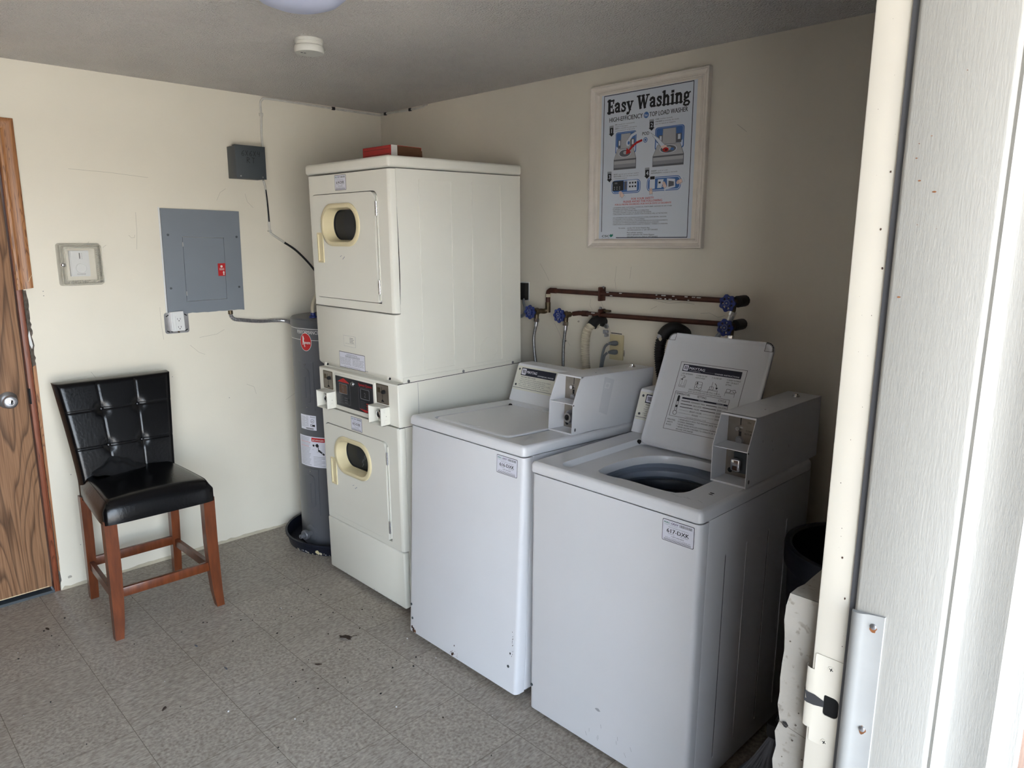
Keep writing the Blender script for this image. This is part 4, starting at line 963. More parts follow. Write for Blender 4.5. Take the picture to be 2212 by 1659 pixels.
def washer(label, loc, rot, lid_open, num, lock_round, sc):
    t = thing('coin_washer', label, 'washing machine', loc, rot); t.scale = sc
    WM = 'washer_white'
    # cabinet: side shell and wrap-around front
    b = B()
    ro = rr(0, WW, 0.045, WD, 0.004, 2); ri = rr(0.004, WW - 0.004, 0.049, WD - 0.004, 0.003, 2)
    b.loft([[(x, y, z) for x, y in ro] for z in (0.016, 0.879)] + [[(x, y, z) for x, y in ri] for z in (0.879, 0.017)], WM)
    b.prism(ro, 0.0155, 0.0165, WM)
    b.X = SIDE((WW, 0, 0))
    for k, y_ in enumerate((0.146, 0.273, 0.411, 0.540)):
        if k % 2: b.prism([(y_ - 0.003, 0.088), (y_, 0.08), (y_ + 0.003, 0.088), (y_ + 0.003, 0.74), (y_, 0.748), (y_ - 0.003, 0.74)], -0.001, 0.0012, WM)
        else: b.prism([(y_ - 0.002, 0.088), (y_, 0.08), (y_ + 0.002, 0.088), (y_ + 0.002, 0.742), (y_, 0.75), (y_ - 0.002, 0.742)], 0, 0.0003, 'dim_ink'); b.prism([(y_ + 0.002, 0.088), (y_ + 0.0035, 0.08), (y_ + 0.0035, 0.748), (y_ + 0.002, 0.742)], 0, 0.0010, WM)  # dark strip paints the shaded side of a pressed ridge
    b.X = Matrix.Identity(4)
    cabn = b.obj('cabinet', t)
    b = B(); pf = [(0.0, 0.043), (0.0, 0.016), (0.003, 0.007), (0.008, 0.002), (0.016, 0.0), (WW - 0.016, 0.0), (WW - 0.008, 0.002), (WW - 0.003, 0.007), (WW, 0.016), (WW, 0.043)]
    b.loft([[(x, y, z) for x, y in pf] for z in (0.011, 0.876)], WM)
    b.add([(x, y, 0.011) for x, y in pf], [tuple(range(10))], WM); b.add([(x, y, 0.876) for x, y in pf], [tuple(range(9, -1, -1))], WM)
    b.X = FRONT((0, -0.0003, 0)); rg = random.Random(num)
    if lid_open:
        for k in range(9): x_ = 0.25 + 0.22 * rg.random(); z_ = 0.035 + 0.08 * rg.random(); b.stroke([(x_, z_), (x_ + 0.008 * rg.random(), z_ - 0.012)], 0.0014, 0, 'scuff')
        b.prism(blob(0.31, 0.150, 0.012, 10, 0.006), 0, 0.0002, 'scuff')
    else:
        for (x_, z_, r_, m_) in ((0.032, 0.020, 0.010, 'dark_rust'), (0.022, 0.030, 0.007, 'dark_rust'), (0.043, 0.018, 0.007, 'rust'), (0.285, 0.020, 0.006, 'dark_rust'), (0.292, 0.025, 0.005, 'dark_rust'), (0.279, 0.027, 0.003, 'dark_rust'), (0.297, 0.060, 0.0035, 'dark_rust'), (0.61, 0.16, 0.004, 'dark_gap')):
            b.prism(blob(x_, z_, r_, 11, r_ * 1.3), 0, 0.0003, m_)
        for k in range(14): b.prism(blob(0.27 + 0.05 * rg.random(), 0.018 + 0.02 * rg.random(), 0.0016, 6), 0, 0.0003, 'rust')
        for k in range(12): b.prism(blob(0.617 + 0.006 * rg.random(), 0.15 + 0.10 * rg.random(), 0.0012, 6, 0.003), 0, 0.0003, 'dark_rust')
    fp = b.obj('front_panel', t)
    for (x_, z_) in (((0.012, 0.100), ) if lid_open else ((0.016, 0.128), (0.024, 0.070), (0.602, 0.107))):
        B().lathe([(0.0055, 0), (0.005, 0.0016), (0.0025, 0.0022), (0.0002, 0.0022)], 'jbox_grey', 12, (x_, 0.0, z_), (0, -1, 0)).obj('screw', fp)
    tag_sticker(fp, FRONT((0.522, -0.0003, 0.802)) if lid_open else FRONT((0.510, -0.0003, 0.801)), 0.104, 0.064, num)
    # porcelain top with the lid well
    def ring(d, z): return [(x, y, z) for x, y in rr(-0.003 + d, WW + 0.003 - d, -0.006 + d, WD - d, max(0.003, 0.016 - d * 0.4), 5)]
    b = B(); b.loft([ring(0.004, 0.880), ring(0.0, 0.884), ring(0, 0.903), ring(0.002, 0.910), ring(0.006, 0.915), ring(0.014, 0.9175)], WM)
    well = rr(0.088, 0.532, 0.034, 0.500, 0.035, 5)
    b.prism([p[:2] for p in ring(0.014, 0)], 0.9175, 0.9175, WM, [well])
    wi = rr(0.098, 0.522, 0.044, 0.490, 0.030, 5)
    b.loft([[(x, y, 0.9175) for x, y in well], [(x, y, 0.912) for x, y in rr(0.090, 0.530, 0.036, 0.498, 0.034, 5)], [(x, y, 0.899) for x, y in wi]], WM)
    opening = [(0.186, 0.122), (0.205, 0.108), (0.24, 0.104), (0.262, 0.1055), (0.29, 0.112), (0.34, 0.114), (0.40, 0.112), (0.455, 0.115), (0.482, 0.122), (0.498, 0.142), (0.507, 0.175), (0.508, 0.30), (0.498, 0.36), (0.478, 0.405), (0.448, 0.435), (0.41, 0.450), (0.34, 0.452), (0.28, 0.438), (0.235, 0.412), (0.203, 0.375), (0.182, 0.32), (0.173, 0.25), (0.174, 0.17)]
    b.prism(wi, 0.899, 0.899, WM, [opening])
    b.loft([[(x, y, 0.899) for x, y in opening], [(0.34 + (x - 0.34) * 0.985, 0.28 + (y - 0.28) * 0.985, 0.893) for x, y in opening], [(0.34 + (x - 0.34) * 0.985, 0.28 + (y - 0.28) * 0.985, 0.872) for x, y in opening]], WM)
    b.add([(x, y, 0.8805) for x, y, _ in ring(0.004, 0)], [], WM)
    if lid_open:
        b.X = UP((0, 0, 0.9176)); b.prism(blob(0.588, 0.150, 0.008, 10, 0.004, 0.2), 0, 0.0004, 'dark_gap'); b.prism(blob(0.590, 0.138, 0.008, 10, 0.003, 0.2), 0, 0.0004, 'dark_gap')
        for k in range(6): x_ = 0.50 + 0.1 * rg.random(); b.stroke([(x_, 0.05 + 0.02 * rg.random()), (x_ + 0.02, 0.06)], 0.0012, 0.0002, 'scuff')
    top = b.obj('washer_top', t)
    # tub and basket seen through the opening
    b = B(); c = (0.335, 0.288, 0)
    b.lathe([(0.232, 0.8715), (0.200, 0.871), (0.192, 0.864), (0.192, 0.846), (0.186, 0.840), (0.176, 0.838), (0.172, 0.830), (0.173, 0.818), (0.180, 0.812), (0.186, 0.806)], 'tub_grey', 48, c)
    b.lathe([(0.186, 0.806), (0.181, 0.798), (0.181, 0.770), (0.188, 0.764), (0.190, 0.50), (0.15, 0.45), (0.0, 0.44)], 'tub_dark', 48, c)
    b.lathe([(0.192, 0.852), (0.196, 0.849), (0.192, 0.846)], 'dark_gap', 48, c)
    b.obj('tub', t)
    B().lathe([(0.13, 0.45), (0.09, 0.49), (0.05, 0.53), (0.042, 0.60), (0.036, 0.68), (0.028, 0.70), (0.0, 0.705)], 'tub_dark', 24, c).obj('agitator', t)
    # lid
    if lid_open: v = (0, 0.40, 0.9165)
    else: v = (0, -1, 0)
    lz = 0.905 if lid_open else 0.914
    lf = frame((0.102, 0.470, lz), (1, 0, 0), v); LW, LH = 0.414, 0.428
    b = B(X=lf)
    def lr(d, w): return [(x, y, w) for x, y in rr(d, LW - d, d, LH - d, 0.026 - d * 0.5, 5)]
    b.loft([lr(0.010, -0.006), lr(0.003, -0.0045), lr(0.0, -0.001), lr(0.0, 0.008), lr(0.003, 0.010), lr(0.006, 0.009), lr(0.010, 0.005), lr(0.016, 0.004)], 'lid_white' if lid_open else WM)
    b.prism([p[:2] for p in lr(0.010, 0)], -0.006, -0.006, WM); nf = len(b.f)
    b.prism([p[:2] for p in lr(0.016, 0)], 0.004, 0.004, 'lid_white')
    if lid_open:
        b.prism(rr(0.0, 0.030, LH - 0.030, LH, (0, 0, 0.026, 0)), 0.0092, 0.0098, 'dark_gap', [rr(0.0055, 0.029, LH - 0.029, LH - 0.0055, (0, 0, 0.021, 0))])
        b.prism(rr(LW - 0.032, LW, LH - 0.032, LH, (0, 0.026, 0, 0)), 0.0092, 0.0098, 'dark_gap', [rr(LW - 0.031, LW - 0.0055, LH - 0.031, LH - 0.0055, (0, 0.021, 0, 0))])
    else:       # finger dent on the front edge
        b.X = lf @ Matrix.Scale(-1, 4, (0, 0, 1)); b.prism([(0.11, LH - 0.03), (0.135, LH - 0.012), (0.17, LH - 0.006), (0.21, LH - 0.012), (0.235, LH - 0.030), (0.20, LH - 0.024), (0.15, LH - 0.022)], 0.006, 0.0068, 'lid_white')
    lid = b.obj('lid', t)
    for x_ in (-0.003, LW + 0.003):
        p = lf @ Vector((x_, 0.004, 0.0)); q = lf @ Vector((x_ + (0.008 if x_ > 0 else -0.008), 0.004, 0.0)); B().cyl(p, q, 0.008, 'rubber_black', 12).obj('hinge', lid)
    if lid_open:
        g = B(X=lf @ Matrix.Translation((0.078, 0.072, 0.0043))); w, h = 0.262, 0.252; z = 0.0005
        g.prism([(0, 0), (w, 0), (w, h), (0, h)], 0, z, 'black_ink', [[(0.0012, 0.0012), (w - 0.0012, 0.0012), (w - 0.0012, h - 0.0012), (0.0012, h - 0.0012)]])
        maytag_bar(g, 0.013, h - 0.034, w - 0.030, 0.026, z, [('COMMERCIAL', 0.125, 0.12, 0.20, 0.14), ('WASHER INSTRUCTIONS', 0.565, 0.14, 0.41, 0.26)])
        g.stroke([(0.095, h - 0.0275), (0.140, h - 0.0275)], 0.0006, z + 0.0003, 'grey_ink')
        for x_, ls in ((0.012, ('1. ADD DETERGENT', '    TO TUB')), (0.075, ('2. LOAD TO TOP', '    ROW OF HOLES')), (0.138, ('3. CLOSE LID',)), (0.196, ('4. INSERT PAYMENT', '    AND / OR SELECT', '    SETTING'))):
            for k, s_ in enumerate(ls): g.text(s_, x_, h - 0.045 - 0.0085 * k, 0.0075, z, 'black_ink', w=len(s_.strip()) * 0.0031, bold=0.01)
        yb = h - 0.092
        # four small pictures: box, tub, lid closing, coin
        g.stroke([(0.016, yb + 0.030), (0.016, yb), (0.042, yb), (0.042, yb + 0.028)], 0.001, z, 'black_ink'); g.stroke([(0.023, yb + 0.030), (0.026, yb + 0.012), (0.020, yb + 0.004), (0.038, yb + 0.004), (0.034, yb + 0.014), (0.037, yb + 0.028)], 0.0009, z, 'black_ink'); g.stroke([(0.034, yb + 0.038), (0.025, yb + 0.034), (0.022, yb + 0.026)], 0.002, z, 'black_ink'); g.prism([(0.018, yb + 0.030), (0.027, yb + 0.029), (0.022, yb + 0.024)], 0, z, 'black_ink')
        g.prism(rr(0.080, 0.108, yb - 0.002, yb + 0.028, 0.004), 0, z, 'black_ink', [rr(0.081, 0.107, yb - 0.001, yb + 0.027, 0.003)]); g.stroke([(0.081, yb + 0.016), (0.107, yb + 0.018)], 0.0009, z, 'black_ink'); g.stroke([(0.083, yb + 0.003), (0.090, yb + 0.008), (0.098, yb + 0.004), (0.106, yb + 0.010)], 0.0012, z, 'black_ink'); g.stroke([(0.088, yb + 0.008), (0.088, yb + 0.026)], 0.0018, z, 'black_ink'); g.prism([(0.084, yb + 0.020), (0.092, yb + 0.020), (0.088, yb + 0.027)], 0, z, 'black_ink')
        for xo in (0.136, 0.202):
            g.stroke([(xo, yb - 0.008), (xo, yb + 0.006), (xo + 0.036, yb + 0.006), (xo + 0.036, yb - 0.008)], 0.001, z, 'black_ink'); g.stroke([(xo, yb + 0.003), (xo + 0.036, yb + 0.003)], 0.0008, z, 'black_ink'); g.prism(rr(xo + 0.002, xo + 0.018, yb + 0.006, yb + 0.018, 0.003), 0, z, 'black_ink', [rr(xo + 0.003, xo + 0.017, yb + 0.007, yb + 0.017, 0.002)])
        g.stroke([(0.146, yb + 0.034), (0.146, yb + 0.010)], 0.0012, z, 'black_ink'); g.stroke([(0.156, yb + 0.030), (0.163, yb + 0.024), (0.166, yb + 0.014)], 0.002, z, 'black_ink'); g.prism([(0.161, yb + 0.016), (0.171, yb + 0.017), (0.166, yb + 0.009)], 0, z, 'black_ink')
        g.stroke([(0.218, yb + 0.012), (0.228, yb + 0.016), (0.236, yb + 0.018), (0.242, yb + 0.010), (0.236, yb + 0.008), (0.228, yb + 0.012)], 0.0014, z, 'black_ink')
        g.text('UNBALANCE: DISTRIBUTE CLOTHES EVENLY. CLOSE LID.', 0.060, h - 0.099, 0.0062, z, 'black_ink', w=0.125, bold=0.01); g.text('BLEACH: MAY BE ADDED AFTER TUB IS FILLED WITH WATER.', 0.060, h - 0.1065, 0.0062, z, 'black_ink', w=0.132, bold=0.01)
        y0, y1 = 0.050, h - 0.110
        g.prism([(0.010, y0), (w - 0.036, y0), (w - 0.036, y1), (0.010, y1)], 0, z, 'black_ink', [[(0.0112, y0 + 0.001), (w - 0.037, y0 + 0.001), (w - 0.037, y1 - 0.001), (0.0112, y1 - 0.001)]])
        g.text('TEMPERATURE', 0.014, y1 - 0.012, 0.011, z, 'black_ink', w=0.058, bold=0.012); g.text('SETTING', 0.102, y1 - 0.012, 0.011, z, 'black_ink', w=0.036, bold=0.012); g.text('CYCLE', 0.185, y1 - 0.012, 0.011, z, 'black_ink', w=0.030, bold=0.012)
        yr = y1 - 0.021
        g.rect(0.044, w - 0.038, yr - 0.003, yr + 0.003, z, 'navy_ink'); g.text('WHITES', 0.110, yr - 0.0022, 0.006, z + 0.0002, 'sticker_white', w=0.022); g.text('REGULAR', 0.182, yr - 0.0022, 0.006, z + 0.0002, 'sticker_white', w=0.028)
        for k, (s_, c_, lw) in enumerate((('PERMANENT PRESS', 'COOL DOWN', 0.0022), ('DELICATES', 'SHORT', 0.0022), ('COLORS', 'SHORT', 0.0022), ('BRIGHT COLORS', 'SHORT', 0.0007), ('WOOLENS', 'SHORT', 0.0007))):
            yy = yr - 0.011 * (k + 1); ww = len(s_) * 0.0037
            g.text(s_, 0.112, yy - 0.0028, 0.0078, z, 'black_ink', w=ww, align='C', bold=0.014); g.text(c_, 0.190, yy - 0.0028, 0.0078, z, 'black_ink', w=len(c_) * 0.0036, bold=0.012)
            g.rect(0.044, 0.112 - ww / 2 - 0.004, yy - lw / 2, yy + lw / 2, z, 'black_ink'); g.rect(0.112 + ww / 2 + 0.004, 0.186, yy - lw / 2, yy + lw / 2, z, 'black_ink')
        g.text('* COLD WATER RINSE ON ALL CYCLES', 0.075, y0 + 0.003, 0.0052, z, 'black_ink', w=0.085)
        g.prism(rr(0.025, 0.034, y0 + 0.020, y1 - 0.014, 0.0045), 0, z, 'black_ink', [rr(0.0262, 0.0328, y0 + 0.020, y1 - 0.036, 0.001)]); g.prism(circ(0.0295, y0 + 0.014, 0.0085, 18), 0, z, 'black_ink', [circ(0.0295, y0 + 0.014, 0.0072, 18)]); g.rect(0.0262, 0.0328, y0 + 0.034, y0 + 0.042, z, 'black_ink')
        for k, s_ in enumerate(('PERSONAL', 'SAFETY', 'RULES')): g.text(s_, 0.008, y0 - 0.016 - 0.0095 * k, 0.0078, z, 'black_ink', w=len(s_) * 0.0042, bold=0.012)
        for k, s_ in enumerate(('* NEVER REACH INTO THE WASHER UNTIL THE TUB HAS', '   STOPPED SPINNING.', '* NEVER WASH ARTICLES CONTAINING FLAMMABLE FUMES', '* NEVER ALLOW CHILDREN TO OPERATE OR TO PLAY IN OR', '   AROUND THE WASHER.')):
            g.text(s_, 0.052, y0 - 0.010 - 0.0088 * k, 0.0072, z, 'black_ink', w=len(s_.strip()) * 0.0040, bold=0.012)
        g.obj('instruction_label', lid)
    # rear console
    b = B(X=SIDE((0, 0, 0)))
    cs = [(0.547, 0.9178), (0.600, 1.068), (0.606, 1.075), (0.614, 1.077), (0.69, 1.077), (0.695, 1.072), (0.695, 0.9178)]
    b.prism(cs, 0.002, 0.52, WM)
    con = b.obj('console', t)
    cf = frame((0, 0.547, 0.918), (1, 0, 0), (0, 0.053, 0.150))
    g = B(X=cf); g.prism(rr(0.004, 0.519, 0.060, 0.157, 0.002), 0, 0.0014, 'console_face'); g.rect(0.004, 0.519, 0.0585, 0.0605, 0.0006, 'dark_gap'); g.rect(0.004, 0.519, 0.050, 0.0575, 0.0008, 'console_face')
    maytag_bar(g, 0.034, 0.116, 0.208, 0.034, 0.0016, [('COMMERCIAL WASHER', 0.50, 0.16, 0.46, 0.24)])
    g.text('PERSONAL SAFETY RULES', 0.040, 0.1065, 0.008, 0.0016, 'black_ink', w=0.090, bold=0.015)
    for k, s_ in enumerate(('* Never reach into the washer until the tub has stopped.', '   Never wash articles containing flammable fumes.', '* Never allow children to operate the washer or to play', '   in or around it.', '* Items exposed to cooking oil may catch fire.')): g.text(s_, 0.036, 0.098 - 0.0078 * k, 0.0062, 0.0016, 'dim_ink', w=0.19 - 0.03 * (k % 2))
    g.rect(0.252, 0.31, 0.070, 0.150, 0.0018, 'black_ink')
    fpn = g.obj('console_face', con)
    for (x_, y_) in ((0.020, 0.142), (0.020, 0.072)):
        p = cf @ Vector((x_, y_, 0.0014)); q = cf @ Vector((0, 0, 1)) - cf @ Vector((0, 0, 0)); B().lathe([(0.005, 0), (0.0045, 0.0016), (0.0002, 0.0024)], 'jbox_grey', 12, p, q).obj('screw', fpn)
    # coin box: folded sheet steel, open at the front
    x0, x1 = 0.522, 0.6385
    prof = [(0.250, 0.9178), (0.250, 1.030), (0.290, 1.122), (0.292, 1.1245), (0.742, 1.1245), (0.745, 1.12), (0.745, 0.9178)]
    b = B(X=SIDE((0, 0, 0)))
    b.prism(prof, x1 - 0.0018, x1, WM); b.prism(prof, x0, x0 + 0.0018, WM)
    b.X = Matrix.Identity(4)
    b.box(x0, x1, 0.2915, 0.745, 1.1225, 1.1245, WM, 0.0006); b.box(x0, x1, 0.743, 0.745, 0.918, 1.1235, WM); b.box(x0, x1, 0.33, 0.40, 0.9179, 0.9195, WM)
    b.box(x0 + 0.001, x1 - 0.001, 0.252, 0.333, 1.026, 1.0285, WM); b.box(x0 + 0.001, x1 - 0.001, 0.251, 0.335, 0.918, 0.9205, WM); b.box(x0 + 0.001, x1 - 0.001, 0.2505, 0.2525, 0.918, 0.9235, WM)
    b.box(x0, x1, 0.289, 0.3, 1.1185, 1.1245, WM, 0.0008)
    b.X = UP((0, 0, 1.1246)); b.stroke([(x0 + 0.002, 0.47), (x1 - 0.002, 0.485)], 0.0008, 0, 'scuff'); b.prism(circ(0.60, 0.42, 0.003, 10, 0.002), 0, 0.0002, 'dark_gap')
    b.X = SIDE((x1, 0, 0))
    if not lid_open:
        b.prism([(0.402, 0.985), (0.452, 0.967), (0.487, 1.098), (0.428, 1.113)], 0, 0.0003, 'lid_white')
        b.prism([(0.428, 1.072), (0.455, 1.066), (0.464, 1.086), (0.436, 1.092)], 0.0003, 0.0005, 'washer_white', [[(0.434, 1.075), (0.451, 1.071), (0.457, 1.083), (0.440, 1.087)]])
    else:
        for (y_, z_) in ((0.34, 1.05), (0.41, 1.01), (0.40, 1.04), (0.52, 1.00)): b.stroke([(y_, z_), (y_ + 0.003, z_ - 0.008)], 0.0012, 0.0003, 'dim_ink')
    b.prism(circ(0.268, 0.935, 0.0045, 12, 0.0065), 0, 0.0004, 'dim_ink'); b.prism(circ(0.254, 1.025, 0.0028, 10), 0, 0.0004, 'dark_gap')
    cb = b.obj('coin_box', t)
    g = B(); g.box(x0 + 0.002, x1 - 0.002, 0.335, 0.337, 1.028, 1.122, 'bare_zinc'); g.box(x0 + 0.002, x1 - 0.002, 0.335, 0.337, 0.920, 1.026, 'bare_zinc')
    g.X = FRONT((0, 0.3349, 0)); xs = x0 + 0.044
    g.rect(xs - 0.0015, xs + 0.0015, 1.084, 1.115, 0.0002, 'dark_gap'); g.rect(xs - 0.005, xs + 0.004, 1.040, 1.064, 0.0002, 'dark_gap')
    if lid_open: g.text('25c', xs + 0.022, 1.092, 0.009, 0.0002, 'black_ink'); g.text('COIN', xs + 0.018, 1.066, 0.008, 0.0002, 'black_ink'); g.text('RETURN', xs + 0.015, 1.056, 0.008, 0.0002, 'black_ink')
    else: g.prism(blob(xs + 0.02, 1.07, 0.03, 12), 0, 0.0002, 'brown_stucco') if False else None
    g.prism(circ(x0 + 0.018, 0.936, 0.008, 16), 0, 0.0003, 'dark_gap')
    mp = g.obj('coin_plate', cb)
    g = B(); g.lathe([(0.008, 0), (0.008, 0.010), (0.0065, 0.013), (0.0002, 0.013)], 'chrome', 18, (xs - 0.004, 0.335, 1.074), (0, -1, 0)); g.obj('coin_return', mp)
    g = B(); g.lathe([(0.014, 0), (0.010, 0.006), (0.0002, 0.007)], 'steel', 14, (xs - 0.001, 0.335, 1.036), (0, -1, 0)); g.obj('slot_funnel', mp)
    g = B()
    if lock_round:
        g.lathe([(0.026, 0), (0.026, 0.03), (0.021, 0.034), (0.0185, 0.046), (0.017, 0.048), (0.008, 0.048)], 'steel', 24, (x0 + 0.058, 0.335, 0.968), (0, -1, 0)); g.lathe([(0.011, 0), (0.011, 0.001), (0.0075, 0.001), (0.0075, 0.0)], 'dark_gap', 18, (x0 + 0.058, 0.287, 0.968), (0, -1, 0)); g.box(x0 + 0.060, x1 - 0.003, 0.31, 0.335, 0.944, 1.0, 'steel', 0.003)
    else:
        g.box(x0 + 0.038, x1 - 0.004, 0.312, 0.335, 0.940, 1.005, 'jbox_grey', 0.004); g.box(x0 + 0.042, x0 + 0.074, 0.286, 0.315, 0.950, 0.990, 'chrome', 0.007, 3); g.box(x0 + 0.052, x0 + 0.066, 0.2855, 0.287, 0.954, 0.968, 'dark_rust')
    g.obj('money_lock', cb)
    g = B(); g.lathe([(0.0125, 0), (0.0115, 0.004), (0.009, 0.006), (0.0085, 0.010), (0.0002, 0.011)], 'chrome', 20, (x0 + 0.060, 0.675, 1.1245)); g.obj('top_lock', cb)
    for (x_, y_) in ((0.05, 0.05), (WW - 0.045, 0.05), (0.05, WD - 0.05), (WW - 0.05, WD - 0.05)):
        fz = min(0.014, -(loc[2] + y_ * math.sin(rot[0])) / sc[2] + 0.001)
        g = B(); g.lathe([(0.019, fz), (0.021, fz + 0.004), (0.019, fz + 0.012), (0.008, fz + 0.014), (0.008, 0.034)], 'scuff', 18, (x_, y_, 0), capA=True); g.obj('foot', t)
    return t
washer('white coin washer with closed lid, tilted, between the dryers and the other washer', (1.452, -0.942, 0.012), (math.radians(-2.2), 0, 0), False, '616-DXK', True, (0.985, 1.0, 1.02))
washer('white coin washer with its lid standing open, at the end of the row', (2.146, -0.932, 0.0), (0, 0, 0), True, '617-DXK', False, (0.985, 1.0, 1.0))

# ------------------------------------------------------------------ water pipes and valves on the back wall
def valve(parent, x, z, yh, lobes=7):
    """hose valve standing out from the wall, blue lobed handwheel facing the room"""
    g = B(); g.cyl((x, -0.030, z), (x, yh + 0.030, z), 0.0125, 'brass_old', 14); g.cyl((x, yh + 0.055, z), (x, yh + 0.030, z), 0.017, 'brass_old', 8); g.cyl((x, yh + 0.032, z), (x, yh + 0.012, z), 0.011, 'brass_old', 10)
    g.cyl((x, yh + 0.050, z), (x, yh + 0.046, z - 0.034), 0.0105, 'brass_old', 12); g.cyl((x, yh + 0.012, z), (x, yh - 0.004, z), 0.0045, 'brass_old', 8)
    v = g.obj('valve', parent)
    g = B(X=FRONT((x, yh, z))); N = 84
    outer = [((0.031 + 0.0030 * math.cos(lobes * a)) * math.cos(a), (0.031 + 0.0030 * math.cos(lobes * a)) * math.sin(a)) for a in (2 * PI * i / N for i in range(N))]
    holes = []
    for k in range(lobes):
        a = 2 * PI * (k + 0.5) / lobes; r0, r1, d = 0.0145, 0.0235, 0.28
        holes.append([(r * math.cos(a + s * d * (0.75 if r == r0 else 1)), r * math.sin(a + s * d * (0.75 if r == r0 else 1))) for r, s in ((r0, -1), (r1, -1), (r1, 0), (r1, 1), (r0, 1))])
    g.prism(outer, -0.005, 0.003, 'valve_blue', holes); g.prism(circ(0, 0, 0.013, 24), 0.003, 0.0055, 'valve_blue'); g.prism(circ(0, 0, 0.0115, 24), 0.0055, 0.0058, 'grey_ink', [circ(0, 0, 0.0102, 24)]); g.prism(circ(0, 0, 0.003, 10), 0.0055, 0.008, 'steel')
    g.obj('handwheel', v)
    return v
def pipe_thing(label, path, z_c, clamps, loc):
    t = thing('copper_pipe', label, 'pipe', loc)
    o = Vector(loc)
    b = B(); b.tube([Vector(p) - o for p in path], 0.0108, 'copper_pipe', 14, 1, sm=False)
    for (x_, z_, n_, sp) in clamps:
        for k in range(n_):
            xx = x_ + sp * (random.random() - 0.5) - o.x; s = random.choice((-1, 1)); b.box(xx - 0.006 * random.random() - 0.002, xx + 0.004, -0.012, -0.006, z_ - o.z + s * 0.0065 - 0.0015, z_ - o.z + s * 0.0065 + 0.0022, 'plastic_white', 0.0008)
    b.obj('pipe', t)
    return t, o
P = [(1.386, -0.034, 1.305), (1.386, -0.034, 1.383), (1.388, -0.034, 1.391), (1.394, -0.034, 1.396), (1.403, -0.034, 1.397), (1.70, -0.034, 1.399), (2.35, -0.034, 1.407)]
t, o = pipe_thing('upper brown copper pipe with an elbow and blue valves at both ends', P, 1.4, ((1.80, 1.4003, 6, 0.12), (2.05, 1.4033, 10, 0.12), (2.15, 1.4045, 9, 0.12)), (1.386, -0.034, 1.40))
for p_, q_, m_ in (((0, 0, -0.035), (0, 0, -0.020), 'tan_glue'), ((0, 0, -0.108), (0, 0, -0.060), 'brass_old'), ((0.014, 0, -0.0025), (0.05, 0, -0.002), 'copper_pipe')):
    b = B(); b.cyl(p_, q_, 0.0130, m_, 14); b.obj('solder_joint', t)
b = B(); b.tube([(0, 0, -0.095), (-0.010, -0.012, -0.102), (-0.018, -0.03, -0.101)], 0.0125, 'brass_old', 12, 4); b.obj('elbow', t)
for x_ in (1.703,):
    b = B(); b.box(x_ - 0.006 - o.x, x_ + 0.006 - o.x, -0.013, 0.030, -0.034, 0.028, 'copper_pipe', 0.003); b.lathe([(0.007, 0), (0.006, 0.004), (0.0002, 0.005)], 'steel', 10, (x_ + 0.004 - o.x, 0.012, 0.026), (0, -1, 0)); b.obj('clamp', t)
v = valve(t, 1.368 - o.x, 1.299 - o.z, -0.140 - o.y, 8); v = valve(t, 2.367 - o.x, 1.404 - o.z, -0.112 - o.y)
for x_ in (2.378,):
    b = B(); b.cyl((x_ - o.x, 0.034, 1.408 - o.z), (x_ - o.x, -0.025, 1.407 - o.z), 0.022, 'rubber_black', 12); b.obj('wall_fitting', t)
P = [(1.546, -0.034, 1.297), (1.580, -0.034, 1.303), (1.62, -0.034, 1.304), (1.70, -0.034, 1.304), (2.35, -0.034, 1.316)]
t, o = pipe_thing('lower brown copper pipe with blue valves at both ends', P, 1.3, ((1.665, 1.3035, 6, 0.05),), (1.546, -0.034, 1.304))
b = B(); b.cyl((0.055, 0, -0.001), (0.085, 0, 0.0), 0.0132, 'copper_pipe', 14); b.obj('solder_joint', t)
x_ = 1.706; b = B(); b.box(x_ - 0.006 - o.x, x_ + 0.006 - o.x, -0.013, 0.030, -0.030, 0.026, 'copper_pipe', 0.003); b.lathe([(0.007, 0), (0.006, 0.004), (0.0002, 0.005)], 'steel', 10, (x_ - o.x, 0.0, 0.030), (0, -1, 0)); b.box(x_ + 0.01 - o.x, x_ + 0.045 - o.x, 0.005, 0.02, 0.014, 0.024, 'brass_old', 0.002); b.obj('clamp', t)
valve(t, 1.552 - o.x, 1.297 - o.z, -0.140 - o.y, 8); valve(t, 2.364 - o.x, 1.312 - o.z, -0.112 - o.y)
b = B(); b.cyl((2.375 - o.x, 0.034, 1.318 - o.z), (2.375 - o.x, -0.025, 1.317 - o.z), 0.021, 'rubber_black', 12); b.obj('wall_fitting', t)

def hose(name, label, path, r, m, nut, grp=None, rib=0, ribh=0.0, k=7, nr=0.014):
    t = thing(name, label, 'hose', path[0], group=grp); o = path[0]
    B().tube(rel(path, o), r, m, 10, k, rib=rib, ribh=ribh).obj('tube', t)
    if nut:
        d = (Vector(path[1]) - Vector(path[0])).normalized(); g = B(); g.cyl(Vector((0, 0, 0)) - d * 0.004, d * 0.012, nr, 'chrome', 8); g.cyl(d * 0.012, d * 0.034, r + 0.002, 'steel', 12); g.obj('coupling', t)
    return t
hose('supply_hose', 'braided steel hose hanging from the leftmost blue valve', [(1.368, -0.092, 1.262), (1.366, -0.094, 1.235), (1.356, -0.098, 1.18), (1.362, -0.102, 1.12), (1.378, -0.106, 1.05), (1.396, -0.112, 0.98), (1.41, -0.12, 0.86)], 0.0068, 'hose_braid', True)
hose('supply_hose', 'braided steel hose hanging from the valve beside the white drain hose', [(1.552, -0.092, 1.260), (1.551, -0.094, 1.23), (1.546, -0.098, 1.16), (1.548, -0.102, 1.10), (1.554, -0.108, 1.03), (1.562, -0.115, 0.95), (1.57, -0.12, 0.85)], 0.0068, 'hose_braid', True)
